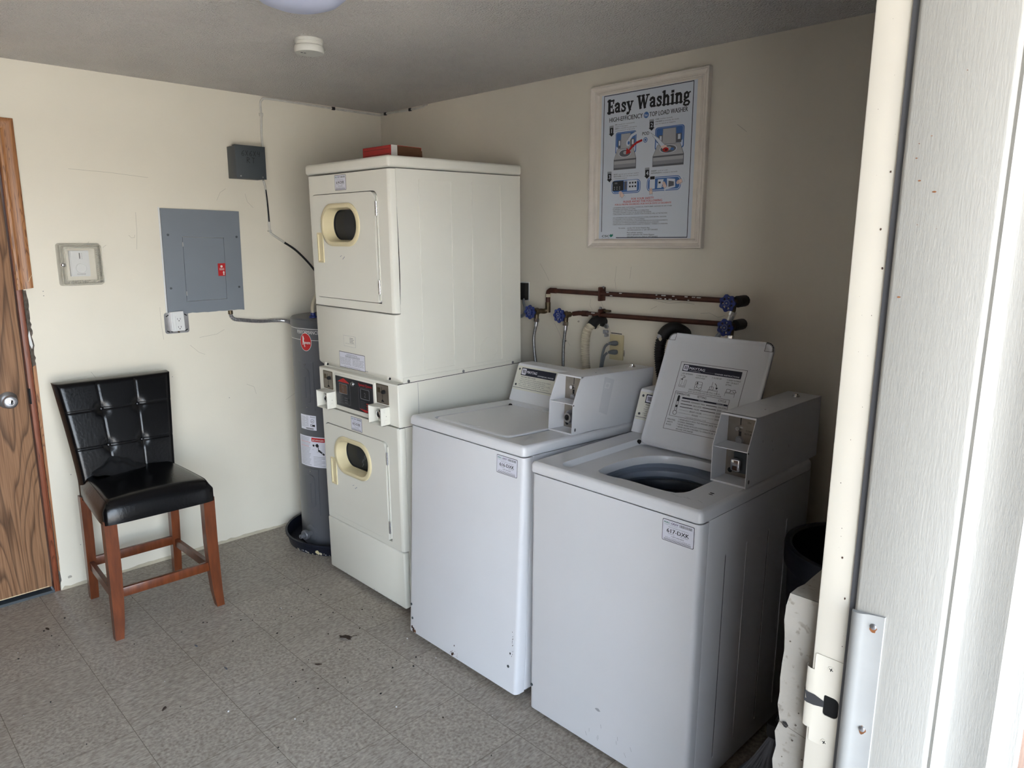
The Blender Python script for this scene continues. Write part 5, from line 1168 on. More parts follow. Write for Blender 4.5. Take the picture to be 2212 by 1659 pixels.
hose('supply_hose', 'clear grey hose slanting down from the upper blue valve at the pipe ends', [(2.367, -0.064, 1.366), (2.360, -0.066, 1.345), (2.335, -0.072, 1.300), (2.305, -0.085, 1.25), (2.285, -0.10, 1.20), (2.275, -0.11, 1.10), (2.28, -0.12, 0.95)], 0.0098, 'hose_clear', True)
hose('supply_hose', 'short hose below the lower blue valve behind the open lid', [(2.364, -0.064, 1.274), (2.364, -0.068, 1.25), (2.366, -0.08, 1.18), (2.372, -0.10, 1.05), (2.375, -0.12, 0.92)], 0.0085, 'hose_clear', True)
t = thing('drain_hose', 'off white corrugated drain hose hooked into the wall above beige outlet', 'hose', (1.69, -0.03, 1.285))
o = (1.69, -0.03, 1.285)
B().tube(rel([(1.697, -0.045, 1.262), (1.690, -0.068, 1.262), (1.678, -0.083, 1.245), (1.668, -0.086, 1.21), (1.666, -0.087, 1.15), (1.673, -0.090, 1.09), (1.690, -0.095, 1.02), (1.70, -0.10, 0.90)], o), 0.0172, 'drain_white', 14, 8, rib=0.0085, ribh=0.003).obj('tube', t)
b = B(); b.tube(rel([(1.698, 0.0, 1.270), (1.697, -0.03, 1.279), (1.694, -0.058, 1.274), (1.690, -0.075, 1.256)], o), 0.0235, 'rubber_black', 16, 5); b.obj('elbow', t)
b = B()
for k in range(12):
    x_, z_ = 0.022 + 0.022 * random.random(), -0.025 - 0.05 * random.random(); b.box(x_ - 0.008, x_ + 0.007, 0.016, 0.028 - 0.008 * random.random(), z_ - 0.007, z_ + 0.006, 'steel' if k % 2 else 'scuff', 0.003)
b.obj('foil_wrap', t)
t = thing('drain_hose', 'black corrugated drain hose curving out of the wall behind the open lid', 'hose', (2.11, -0.03, 1.28))
o = (2.11, -0.03, 1.28)
b = B(); b.tube(rel([(2.128, 0.0, 1.255), (2.125, -0.035, 1.272), (2.108, -0.062, 1.283), (2.088, -0.080, 1.272), (2.075, -0.090, 1.248)], o), 0.0255, 'rubber_black', 16, 6); b.obj('elbow', t)
B().tube(rel([(2.078, -0.088, 1.255), (2.070, -0.094, 1.225), (2.068, -0.097, 1.18), (2.078, -0.100, 1.12), (2.095, -0.105, 1.05), (2.10, -0.11, 0.92)], o), 0.0195, 'rubber_black', 14, 8, rib=0.009, ribh=0.003).obj('tube', t)
b = B(); b.prism(blob(0, 0, 0.012, 9), -0.002, 0.002, 'scuff'); b.prism(blob(0.010, -0.006, 0.010, 8), -0.002, 0.003, 'tan_glue'); q = b.obj('label_scrap', t); q.matrix_local = Matrix.Translation((-0.036, -0.083, -0.030)) @ Matrix.Rotation(0.5, 4, 'Y') @ FRONT((0, 0, 0))

# beige outlet with two grey plugs
t = thing('wall_outlet', 'beige double outlet plate behind the washers', 'outlet', (1.778, 0, 1.162))
b = B(X=FRONT((0, 0, 0))); b.prism(rr(-0.036, 0.037, -0.056, 0.057, 0.003), 0, 0.007, 'beige_plate')
for z_ in (0.020, -0.020): b.prism(rr(-0.017, 0.017, z_ - 0.014, z_ + 0.014, 0.010), 0.007, 0.009, 'beige_plate')
b.prism(rr(-0.036, 0.025, 0.060, 0.0635, 0.001), 0, 0.0006, 'dark_gap'); b.prism(blob(0.040, -0.025, 0.003, 9, 0.022, 0.6), 0, 0.0006, 'dark_gap'); b.obj('plate', t)
for z_, lab, P in ((0.020, 'grey plug and cord in the upper socket of the beige outlet', [(-0.022, -0.030, -0.004), (-0.036, -0.034, -0.020), (-0.046, -0.038, -0.06), (-0.050, -0.042, -0.11), (-0.050, -0.05, -0.17), (-0.045, -0.055, -0.30)]), (-0.020, 'grey plug and cord in the lower socket of the beige outlet', [(-0.024, -0.030, -0.004), (-0.034, -0.036, -0.018), (-0.038, -0.042, -0.05), (-0.040, -0.048, -0.09), (-0.042, -0.055, -0.14), (-0.040, -0.06, -0.28)])):
    c = thing('power_cord', lab, 'power cord', (1.778, -0.009, 1.162 + z_))
    g = B(); g.loft([[(x, y, z) for x, z in rr(-q * 1.05 + dx, q + dx, -q * 0.8, q * 0.8, q * 0.7, 4)] for q, y, dx in ((0.013, 0.0, 0), (0.0135, -0.012, 0), (0.011, -0.024, -0.004), (0.008, -0.032, -0.010))], 'wire_grey', False, True); g.obj('plug', c)
    B().tube(P, 0.0055, 'wire_grey', 9, 6).obj('cord', c)
t = thing('range_outlet', 'black outlet half hidden behind the right edge of the stacked dryer', 'outlet', (1.207, 0, 1.375))
B().box(-0.030, 0.020, -0.030, 0, -0.035, 0.048, 'rubber_black', 0.003).obj('body', t); B().box(-0.035, 0.0225, -0.004, 0, -0.040, 0.053, 'plastic_white', 0.001).obj('plate', t)
t = thing('dryer_cord', 'looped grey cord behind the right edge of the stacked dryer', 'power cord', (1.215, -0.03, 1.345))
b = B()
b.tube([(0.004, 0.004, 0.0), (0.014, -0.012, -0.010), (0.030, -0.020, -0.034), (0.032, -0.022, -0.062), (0.016, -0.02, -0.082), (-0.02, -0.02, -0.09)], 0.0062, 'wire_grey', 9, 6)
b.tube([(0.002, 0.0, -0.01), (0.018, -0.008, -0.030), (0.022, -0.012, -0.060), (0.010, -0.012, -0.076), (-0.02, -0.012, -0.08)], 0.0045, 'hose_clear', 8, 6); b.obj('cord', t)

# ------------------------------------------------------------------ framed washing poster
PX, PZ = 1.896, 1.941
t = thing('framed_poster', 'framed Easy Washing instruction poster on the back wall', 'poster', (PX, 0, PZ), (0, math.radians(-0.4), 0))
b = B(X=FRONT((0, 0, 0)))
prof = [(0.0, 0.0), (0.0, 0.020), (0.002, 0.024), (0.007, 0.024), (0.009, 0.020), (0.015, 0.017), (0.020, 0.013), (0.026, 0.013), (0.028, 0.015), (0.032, 0.015), (0.035, 0.010), (0.040, 0.006)]
fx, fz = 0.2895, 0.340
b.loft([[(-fx + d, -fz + d, w), (fx - d, -fz + d, w), (fx - d, fz - d, w), (-fx + d, fz - d, w)] for d, w in prof], 'frame_cream'); b.obj('frame', t, angle=20)
g = B(X=FRONT((0, 0, 0.0))); K = 'black_ink'; w0 = 0.0062
def PQ(x, z): return (x - PX, z - PZ)
px0, px1, pz0, pz1 = -0.226, 0.226, -0.312, 0.304
g.rect(-0.252, 0.252, -0.303, 0.303, w0, 'frame_cream', 0.004); w0 += 0.0004; g.rect(-0.236, 0.232, -0.303, 0.303, w0, 'paper_white'); z = w0 + 0.0004
lx, rx, by, ty = -0.222, 0.215, -0.296, 0.297
g.stroke([(lx, -0.27), (lx, ty), (rx, ty), (rx, by), (-0.14, by)], 0.003, z, 'navy_ink')
# heavy slab-serif title drawn from strokes
GL = {
 'E': (0.66, [([(0.17, 0), (0.17, 1)], .22), ([(0, .06), (.62, .06)], .12), ([(0, .94), (.62, .94)], .12), ([(.2, .5), (.46, .5)], .12), ([(.57, .0), (.57, .27)], .10), ([(.57, .73), (.57, 1)], .10), ([(.44, .38), (.44, .62)], .08)]),
 'a': (0.60, [([(.08, .52), (.15, .63), (.28, .67), (.40, .60), (.42, .48), (.42, .05)], .17), ([(.42, .38), (.25, .37), (.12, .28), (.11, .15), (.20, .06), (.32, .08), (.42, .18)], .14), ([(.40, .04), (.56, .05)], .10)]),
 's': (0.50, [([(.40, .52), (.30, .65), (.17, .65), (.10, .54), (.17, .43), (.32, .33), (.40, .22), (.36, .09), (.22, .04), (.08, .10)], .14), ([(.42, .44), (.42, .68)], .07), ([(.06, .0), (.06, .26)], .07)]),
 'y': (0.62, [([(.12, .66), (.33, .06)], .18), ([(.52, .66), (.30, .02), (.20, -.20), (.08, -.22)], .11), ([(0, .67), (.28, .67)], .09), ([(.40, .67), (.62, .67)], .09), ([(.06, -.22), (.10, -.10)], .12)]),
 'W': (1.12, [([(.16, .95), (.34, .06)], .19), ([(.34, .04), (.56, .95)], .11), ([(.54, .95), (.74, .06)], .19), ([(.74, .04), (.98, .95)], .10), ([(0, .95), (.32, .95)], .10), ([(.42, .95), (.68, .95)], .10), ([(.84, .95), (1.12, .95)], .10)]),
 'h': (0.68, [([(.15, 0), (.15, 1)], .18), ([(.0, .95), (.15, .95)], .10), ([(.15, .50), (.27, .64), (.40, .65), (.49, .55), (.50, 0)], .17), ([(0, .045), (.30, .045)], .09), ([(.37, .045), (.64, .045)], .09)]),
 'i': (0.36, [([(.17, 0), (.17, .68)], .18), ([(.02, .64), (.17, .64)], .09), ([(0, .045), (.34, .045)], .09), ([(.10, .89), (.24, .89)], .17)]),
 'n': (0.68, [([(.15, 0), (.15, .68)], .18), ([(.0, .64), (.15, .64)], .09), ([(.15, .50), (.27, .64), (.40, .65), (.49, .55), (.50, 0)], .17), ([(0, .045), (.30, .045)], .09), ([(.37, .045), (.64, .045)], .09)]),
 'g': (0.60, [([(.25, .66), (.11, .58), (.10, .36), (.24, .27), (.38, .34), (.40, .56), (.27, .66)], .14), ([(.40, .60), (.56, .66)], .09), ([(.16, .28), (.08, .18), (.16, .09), (.40, .06), (.50, -.06), (.42, -.20), (.20, -.23), (.05, -.16), (.08, -.03), (.2, .06)], .12)]),
 ' ': (0.30, [])}
def title(s, x, y, h, zz, m, slope=0.0):
    for ch in s:
        adv, sts = GL[ch]
        for pts, ww in sts: g.stroke([(x + p[0] * h, y + p[1] * h) for p in pts], ww * 1.14 * h, zz, m)
        x += (adv + 0.035) * h
    return x
tw = sum(GL[c][0] + 0.035 for c in 'Easy Washing'); th = 0.408 / tw
title('Easy Washing', -0.203, 0.224, th, z, K)
g.text('HIGH-EFFICIENCY', -0.192, 0.188, 0.026, z, K, w=0.172, bold=0.018); g.text('TOP LOAD WASHER', 0.013, 0.188, 0.026, z, K, w=0.180, bold=0.018)
g.prism(circ(-0.003, 0.197, 0.0125, 20), w0, z, 'blue_ink'); g.text('he', -0.003, 0.191, 0.017, z + 0.0003, 'paper_white', align='C', bold=0.02)
def arrow(x, y, n):
    g.prism([(x - 0.009, y + 0.012), (x + 0.011, y + 0.012), (x + 0.011, y - 0.012), (x + 0.016, y - 0.012), (x + 0.002, y - 0.024), (x - 0.013, y - 0.012), (x - 0.008, y - 0.012)], w0, z, 'black_ink')
    for k in range(3): g.rect(x - 0.010, x + 0.012, y + 0.0135 + 0.003 * k, y + 0.0153 + 0.0026 * k, z, 'black_ink')
    g.text(n, x + 0.002, y - 0.010, 0.024, z + 0.0003, 'paper_white', align='C', bold=0.02)
def lines(ls, x, y, h, col='dim_ink', k=0.0053):
    for i, s_ in enumerate(ls):
        wd = s_.split(' ')[0]; wb = len(wd) * k * 1.15
        if wd.isupper(): g.text(wd, x, y - h * 1.28 * i, h, z, K, w=wb, bold=0.03); g.text(s_[len(wd) + 1:], x + wb + 0.003, y - h * 1.28 * i, h, z, col, w=(len(s_) - len(wd) - 1) * k)
        else: g.text(s_, x, y - h * 1.28 * i, h, z, col, w=len(s_) * k)
arrow(-0.181, 0.153, '1'); lines(['ADD manufacturer recommended', 'amount of detergent', 'AÑADA la cantidad de detergente', 'recomendada por el fabricante'], -0.162, 0.1725, 0.0064, k=0.0036)
arrow(0.024, 0.156, '2'); lines(['LOAD clothes loosely', 'COLOQUE las prendas de modo', 'que no sature la maquina'], 0.043, 0.172, 0.0072, k=0.0040)
arrow(-0.186, -0.036, '3'); lines(['SELECT desired cycle and start machine', 'SELECCIONE el ciclo de lavado deseado', 'y encienda la maquina'], -0.162, -0.032, 0.0066, k=0.0034)
arrow(0.010, -0.033, '4'); lines(['INSERT card or coin', 'INTRODUZCA la tarjeta o moneda'], 0.032, -0.030, 0.0068, k=0.0040)
def washer_pic(x, y, s, s2, arm):
    f = lambda P: [(x + p[0] * s, y + p[1] * s2) for p in P]
    g.prism(f(rr(-0.55, 0.60, -0.10, 1.02, 0.12)), w0, z, 'blue_ink'); g.prism(f(rr(-0.51, 0.56, -0.05, 0.98, 0.10)), w0, z + 0.0001, 'pale_ink', [f(rr(-0.50, 0.55, 0.25, 0.97, 0.09))])
    g.prism(f([(-0.40, 0.62), (0.50, 0.62), (0.50, 0.18), (-0.40, 0.18)]), w0, z + 0.0003, 'dim_ink'); g.prism(f([(-0.36, 0.58), (-0.28, 0.58), (-0.28, 0.34), (-0.36, 0.34)]), w0, z + 0.0004, 'paper_white'); g.prism(f([(0.36, 0.58), (0.46, 0.58), (0.46, 0.34), (0.36, 0.34)]), w0, z + 0.0004, 'paper_white')
    g.prism(f([(-0.26, 0.16), (0.30, 0.16), (0.28, 0.92), (-0.24, 0.92)]), w0, z + 0.0005, 'grey_ink'); g.prism(f([(-0.24, 0.18), (0.28, 0.18), (0.26, 0.90), (-0.22, 0.90)]), w0, z + 0.0006, 'scuff')
    g.prism(f([(-0.44, 0.16), (0.46, 0.16), (0.62, -0.38), (-0.62, -0.38)]), w0, z + 0.0005, 'dim_ink'); g.prism(f([(-0.43, 0.15), (0.45, 0.15), (0.60, -0.37), (-0.60, -0.37)]), w0, z + 0.0007, 'scuff')
    g.prism(f([(-0.62, -0.38), (0.62, -0.38), (0.62, -0.90), (-0.62, -0.90)]), w0, z + 0.0005, 'dim_ink'); g.prism(f([(-0.60, -0.45), (0.60, -0.45), (0.60, -0.62), (-0.60, -0.62)]), w0, z + 0.0006, 'scuff'); g.prism(f([(-0.60, -0.62), (0.60, -0.62), (0.60, -0.80), (-0.60, -0.80)]), w0, z + 0.0006, 'grey_ink')
    g.prism(f(circ(0.0, -0.08, 0.34, 28, 0.20)), w0, z + 0.0009, 'paper_white'); g.prism(f(circ(0.0, -0.08, 0.31, 28, 0.18)), w0, z + 0.0010, 'dim_ink'); g.prism(f(circ(0.02, -0.05, 0.11, 16, 0.09)), w0, z + 0.0011, 'scuff')
    if arm == 1:
        g.stroke(f([(0.60, 0.90), (0.36, 0.78), (0.22, 0.60)]), 0.012, z + 0.0012, 'paper_white'); g.stroke(f([(0.60, 0.96), (0.32, 0.84), (0.15, 0.62)]), 0.0012, z + 0.0013, 'dim_ink'); g.prism(f(circ(0.16, 0.42, 0.10, 14, 0.16)), w0, z + 0.0013, 'paper_white'); g.prism(f(circ(0.20, 0.42, 0.06, 14, 0.09)), w0, z + 0.0014, 'blue_ink')
    else:
        g.prism(f([(-0.62, 0.62), (-0.80, 0.88), (-0.40, 0.50), (-0.12, 0.12), (-0.28, 0.06)]), w0, z + 0.0012, 'paper_white'); g.stroke(f([(-0.74, 0.80), (-0.40, 0.48), (-0.12, 0.12)]), 0.0011, z + 0.0013, 'dim_ink'); g.stroke(f([(-0.66, 0.66), (-0.30, 0.06)]), 0.0011, z + 0.0013, 'dim_ink')
        g.prism(f([(-0.30, 0.08), (-0.12, 0.14), (0.0, -0.02), (-0.10, -0.10), (-0.24, -0.04)]), w0, z + 0.0013, 'skin'); g.prism(f(circ(-0.10, -0.10, 0.12, 14, 0.11)), w0, z + 0.0014, 'carton_red'); g.prism(f(circ(-0.08, -0.12, 0.05, 10)), w0, z + 0.0015, 'dark_rust'); g.prism(f(blob(0.16, -0.10, 0.10, 10)), w0, z + 0.0014, 'blue_ink')
washer_pic(-0.105, 0.061, 0.094, 0.080, 1); washer_pic(0.110, 0.060, 0.119, 0.080, 2)
g.stroke([(-0.020, 0.099), (-0.045, 0.092), (-0.065, 0.080), (-0.085, 0.062)], 0.009, z + 0.0016, 'carton_red'); g.prism([(-0.096, 0.075), (-0.072, 0.056), (-0.099, 0.049)], w0, z + 0.0016, 'carton_red')
g.text('POD', -0.019, 0.118, 0.019, z, K, w=0.034, bold=0.018); g.prism(circ(-0.003, 0.099, 0.0105, 18), w0, z, 'blue_ink'); g.prism(circ(-0.003, 0.099, 0.0075, 16), w0, z + 0.0003, 'paper_white'); g.prism(circ(-0.003, 0.099, 0.005, 12), w0, z + 0.0005, 'blue_ink')
for xa, xb, ya, yb in ((-0.172, -0.020, -0.111, -0.055), (0.012, 0.175, -0.109, -0.052)):
    g.prism(rr(xa, xb, ya, yb, 0.018), w0, z, 'blue_ink'); g.prism(rr(xa + 0.003, xb - 0.003, ya + 0.003, yb - 0.003, 0.015), w0, z + 0.0002, 'pale_ink', [rr(xa + 0.006, xb - 0.006, ya + 0.006, yb - 0.006, 0.012)])
g.X = FRONT((0, 0, 0.0)) @ Matrix.Translation((0, 0.015, 0))
g.rect(-0.166, -0.108, -0.113, -0.073, z + 0.0004, 'panel_black'); g.rect(-0.088, -0.038, -0.116, -0.072, z + 0.0004, 'paper_white'); g.rect(-0.103, -0.091, -0.110, -0.076, z + 0.0004, 'dim_ink')
for r_ in range(2):
    for c_ in range(3): g.rect(-0.078 + 0.014 * c_, -0.070 + 0.014 * c_, -0.087 - 0.015 * r_, -0.080 - 0.015 * r_, z + 0.0006, K); g.prism(circ(-0.156 + 0.014 * c_, -0.098 - 0.008 * r_, 0.0028, 10), w0, z + 0.0006, 'grey_ink')
g.text('888', -0.155, -0.085, 0.010, z + 0.0006, 'grey_ink')
def hand(x, y, s, a, cuff=True):
    ca, sa = math.cos(a), math.sin(a); f = lambda P: [(x + s * (p[0] * ca - p[1] * sa), y + s * (p[0] * sa + p[1] * ca)) for p in P]
    g.prism(f([(-0.5, -0.9), (0.45, -0.9), (0.5, 0.1), (-0.45, 0.1)]), w0, z + 0.0010, 'skin')
    for k, l_ in enumerate((0.75, 0.95, 0.9, 0.65)): g.prism(f(rr(-0.45 + 0.24 * k, -0.25 + 0.24 * k, 0.0, l_, 0.09, 3)), w0, z + 0.0010, 'skin'); g.stroke(f([(-0.22 + 0.24 * k, 0.0), (-0.22 + 0.24 * k, l_ * 0.8)]), 0.0007, z + 0.0011, 'dim_ink')
    g.prism(f([(-0.45, -0.5), (-0.85, -0.05), (-0.72, 0.08), (-0.40, -0.15)]), w0, z + 0.0010, 'skin'); g.stroke(f([(-0.5, -0.9), (-0.45, 0.1)]), 0.0008, z + 0.0011, 'dim_ink'); g.stroke(f([(0.45, -0.9), (0.5, 0.1)]), 0.0008, z + 0.0011, 'dim_ink')
    if cuff: g.prism(f([(-0.6, -0.9), (0.55, -0.9), (0.6, -1.5), (-0.65, -1.5)]), w0, z + 0.0011, 'paper_white'); g.stroke(f([(-0.6, -0.9), (0.55, -0.9)]), 0.0009, z + 0.0012, 'dim_ink')
hand(-0.118, -0.128, 0.017, 0.75); hand(0.034, -0.122, 0.014, 0.05)
g.rect(0.026, 0.052, -0.114, -0.058, z + 0.0004, 'paper_white'); g.rect(0.028, 0.050, -0.076, -0.064, z + 0.0006, K)
g.prism([(0.064, -0.112), (0.084, -0.112), (0.094, -0.078), (0.066, -0.078)], w0, z + 0.0004, 'paper_white'); g.rect(0.070, 0.080, -0.094, -0.087, z + 0.0006, K); hand(0.098, -0.100, 0.015, 0.5)
g.prism([(0.112, -0.118), (0.150, -0.112), (0.148, -0.080), (0.110, -0.076)], w0, z + 0.0008, 'paper_white'); g.prism([(0.118, -0.110), (0.144, -0.106), (0.143, -0.090), (0.118, -0.086)], w0, z + 0.0009, 'dim_ink'); hand(0.168, -0.092, 0.015, 1.9)
g.X = FRONT((0, 0, 0.0))
for s_, y_, h_, w_ in (('FOR YOUR SAFETY', -0.139, 0.012, 0.114), ('PLEASE AVOID THE FOLLOWING', -0.150, 0.0125, 0.196), ('POR SU PROPIA SEGURIDAD, POR FAVOR EVITE LO SIGUIENTE', -0.160, 0.0095, 0.284)):
    g.text(s_, -0.008, y_, h_, z, 'red_ink', w=w_, align='C', bold=0.022)
for k, s_ in enumerate(('· LAUNDERING ITEMS CONTAINING COOKING OIL, FOAM RUBBER, GASOLINE OR ANY OTHER', '  FLAMMABLE MATERIALS OR FUMES.', '· REACHING INTO THE WASHER WHILE IT IS OPERATING.', '· ALLOWING CHILDREN TO PLAY ON OR AROUND THE WASHER.', '· OVERLOADING THE WASHER MAY DAMAGE YOUR CLOTHES AS WELL AS THE MACHINE.', '', '· NO LAVE PRENDAS QUE CONTENGAN ACEITE DE COCINA, GOMA ESPUMA, GASOLINA', '  O CUALQUIER OTRO MATERIAL O GAS FLAMABLE.', '· NO INTRODUZCA LAS MANOS EN LA LAVADORA MIENTRAS ESTA EN FUNCIONAMIENTO.', '· NO DEJE QUE LOS NIÑOS JUEGUEN EN O ALREDEDOR DE LA LAVADORA.', '· SOBRECARGAR LA LAVADORA PODRIA DAÑAR SUS PRENDAS Y TAMBIEN LA LAVADORA.')):
    if s_: g.text(s_.strip(), -0.163 + (0.002 if s_[0] == ' ' else 0), -0.1715 - 0.0071 * k, 0.0066, z, K, w=len(s_) * 0.0039, bold=0.006)
g.text('For service:', -0.127, -0.258, 0.0075, z, K, w=0.034, bold=0.01)
for k, s_ in enumerate(('use the CSC Service Request App', 'visit www.cscsw.com or call 1-877-264-6622')): g.text(s_, -0.082, -0.258 - 0.0082 * k, 0.0075, z, K, w=len(s_) * 0.0037, bold=0.01)
for k, s_ in enumerate(('Para solicitar servicio:', 'utilice la aplicación CSC Service Request', 'visite www.cscsw.com o llame al 1-877-264-6622')): g.text(s_, -0.082, -0.278 - 0.0085 * k, 0.0085, z, K, w=len(s_) * 0.0034, bold=0.01)
g.text('CSC', -0.219, -0.294, 0.014, z, K, w=0.042, bold=0.03, slant=0.15); g.prism([(-0.170, -0.295), (-0.176, -0.286), (-0.170, -0.280), (-0.165, -0.284), (-0.159, -0.279), (-0.158, -0.288)], w0, z, 'green_ink'); g.text('ServiceWorks', -0.218, -0.304, 0.008, z, 'dim_ink', w=0.060)
g.obj('poster_sheet', t)

# ------------------------------------------------------------------ black tufted counter stool
t = thing('bar_stool', 'black leather tufted counter stool with brown wooden legs', 'stool', (0.41, -1.612, 0), (0, 0, math.radians(-1.0)))
def leg(sx, sy, rear):
    g = B()
    def sq(cx, cy, a, c, z): return [(cx - a, cy - c, z), (cx + a, cy - c, z), (cx + a, cy + c, z), (cx - a, cy + c, z)]
    if not rear:
        cx, cy = 0.222, sy * 0.200
        g.loft([sq(cx + 0.012, cy + sy * 0.010, 0.0165, 0.0165, 0.0), sq(cx + 0.004, cy + sy * 0.004, 0.0195, 0.0200, 0.07), sq(cx, cy, 0.0215, 0.0225, 0.17), sq(cx - 0.003, cy - sy * 0.003, 0.0225, 0.0240, 0.30), sq(cx - 0.003, cy - sy * 0.003, 0.0225, 0.0240, 0.515)], 'chair_wood', True, True)
    else:
        cx, cy = -0.215, sy * 0.186
        g.loft([sq(cx - 0.016, cy, 0.018, 0.017, 0.0), sq(cx - 0.004, cy, 0.0205, 0.0185, 0.15), sq(cx + 0.006, cy, 0.022, 0.019, 0.30), sq(cx + 0.008, cy, 0.022, 0.019, 0.50)], 'chair_wood', True, True)
    return g.obj('leg', t)
for sx, sy, re in ((1, -1, False), (1, 1, False), (-1, -1, True), (-1, 1, True)): leg(sx, sy, re)
g = B(); g.box(0.210, 0.230, -0.182, 0.182, 0.172, 0.212, 'chair_wood', 0.003); g.obj('stretcher', t)
g = B(); g.box(-0.218, -0.198, -0.170, 0.170, 0.162, 0.205, 'chair_wood', 0.003); g.obj('stretcher', t)
for sy in (-1, 1):
    g = B(); g.loft([[(-0.200, sy * 0.186 + d[0], 0.168 + d[1]), (0.205, sy * 0.200 + d[0], 0.172 + d[1])] for d in ((-0.009, -0.018), (0.009, -0.018), (0.009, 0.020), (-0.009, 0.020), (-0.009, -0.018))], 'chair_wood'); g.obj('stretcher', t)
# padded seat
def pad_grid(nu, nv, top, bot, m, g):
    vs = [top(i / nu, j / nv) for i in range(nu + 1) for j in range(nv + 1)]; n = nv + 1; N = len(vs)
    vs += [bot(i / nu, j / nv) for i in range(nu + 1) for j in range(nv + 1)]
    fs = []
    for i in range(nu):
        for j in range(nv):
            a = i * n + j; fs.append((a, a + n, a + n + 1, a + 1)); fs.append((N + a, N + a + 1, N + a + n + 1, N + a + n))
    for j in range(nv): fs.append((j, j + 1, N + j + 1, N + j)); a = nu * n + j; fs.append((a + 1, a, N + a, N + a + 1))
    for i in range(nu): a = i * n; fs.append((a + n, a, N + a, N + a + n)); a = i * n + nv; fs.append((a, a + n, N + a + n, N + a))
    g.add(vs, fs, m)
def edge(u, k): d = min(u, 1 - u); return 1 - max(0, 1 - d / k) ** 2.4
g = B()
def seat_top(u, v, lev=0):
    a = 2 * u - 1; c = 2 * v - 1
    a2 = a * math.sqrt(1 - 0.10 * c ** 8) if a > 0 else a; c2 = c * math.sqrt(1 - 0.10 * abs(a) ** 8) if a > 0 else c
    x = 0.026 + 0.231 * a2; hw = 0.197 + 0.031 * u; y = hw * c2
    eu = edge(u, 0.12) if u > 0.5 else 1; ev = edge(v, 0.11)
    dome = 0.024 * math.sin(PI * v) ** 0.8 * math.sin(PI * min(1, 0.12 + 0.80 * u)) ** 0.8
    if lev: return (x, y, 0.556 if lev == 1 else 0.500)
    return (x - 0.014 * (1 - eu), y - 0.012 * (1 - ev) * (1 if c > 0 else -1), 0.580 + dome + 0.014 * eu * ev - 0.006 * (1 - eu * ev))
def pad3(nu, nv, f, m, g):
    n = nv + 1; top = [f(i / nu, j / nv) for i in range(nu + 1) for j in range(nv + 1)]
    rim = [(i, 0) for i in range(nu)] + [(nu, j) for j in range(nv)] + [(i, nv) for i in range(nu, 0, -1)] + [(0, j) for j in range(nv, 0, -1)]
    vs = list(top); N = len(vs); R = len(rim)
    for lev in (1, 2): vs += [f(i / nu, j / nv, lev) for i, j in rim]
    fs = [(i * n + j, (i + 1) * n + j, (i + 1) * n + j + 1, i * n + j + 1) for i in range(nu) for j in range(nv)]
    idx = [i * n + j for i, j in rim]
    for k in range(R):
        k2 = (k + 1) % R; fs.append((idx[k2], idx[k], N + k, N + k2)); fs.append((N + k2, N + k, N + R + k, N + R + k2))
    fs.append(tuple(N + R + k for k in range(R - 1, -1, -1)))
    g.add(vs, fs, m)
pad3(36, 36, seat_top, 'leather', g)
seat = g.obj('seat', t, angle=75)
for vv in (0.045, 0.955):
    g = B(); g.tube([Vector(seat_top(u_, vv)) + Vector((0, 0, 0.0003)) for u_ in (0.02, 0.2, 0.4, 0.6, 0.8, 0.9, 0.96, 0.995)], 0.0016, 'leather', 6, 3); g.obj('seam', seat)
# leaning padded back with stitched squares
def back_frame(u, v):
    zz = 0.488 + 0.530 * v
    hw = 0.200 + 0.042 * max(0, v - 0.15) ** 1.2 / 0.85 ** 1.2
    xc = -0.180 - 0.108 * max(0, v - 0.12) ** 1.25
    return xc, -hw + 2 * hw * u, zz
SU, SV = (0.335, 0.665), (0.44, 0.745)
def back_f(u, v):
    xc, y, zz = back_frame(u, v)
    e = edge(u, 0.07) * (edge(v, 0.06) if v > 0.5 else 1)
    gr = 0
    for s in SU: gr = max(gr, math.exp(-((u - s) / 0.007) ** 2))
    for s in SV: gr = max(gr, math.exp(-((v - s) / 0.007) ** 2))
    dim = sum(math.exp(-(((u - a) / 0.045) ** 2 + ((v - c) / 0.045) ** 2)) for a in SU for c in SV)
    return (xc + 0.030 + 0.010 * e - 0.0028 * gr - 0.008 * dim, y + (0.006 if u < 0.5 else -0.006) * (1 - edge(u, 0.07)), zz - (0.010 * (1 - edge(v, 0.06)) if v > 0.5 else 0))
def back_b(u, v):
    xc, y, zz = back_frame(u, v); e = edge(u, 0.07) * (edge(v, 0.06) if v > 0.5 else 1)
    return (xc - 0.030 - 0.006 * e, y, zz - (0.010 * (1 - edge(v, 0.06)) if v > 0.5 else 0))
g = B(); pad_grid(120, 130, lambda u, v: back_f(1 - u, v), lambda u, v: back_b(1 - u, v), 'leather', g)
bk = g.obj('backrest', t, angle=60)
for a in SU:
    for c in SV:
        p = Vector(back_f(a, c)); q = p + Vector((0.0005, 0, 0)); g = B(); g.lathe([(0.0085, -0.003), (0.0082, 0.002), (0.006, 0.0045), (0.0002, 0.0055)], 'leather', 16, q, (1, 0, 0.25)); g.obj('button', bk)
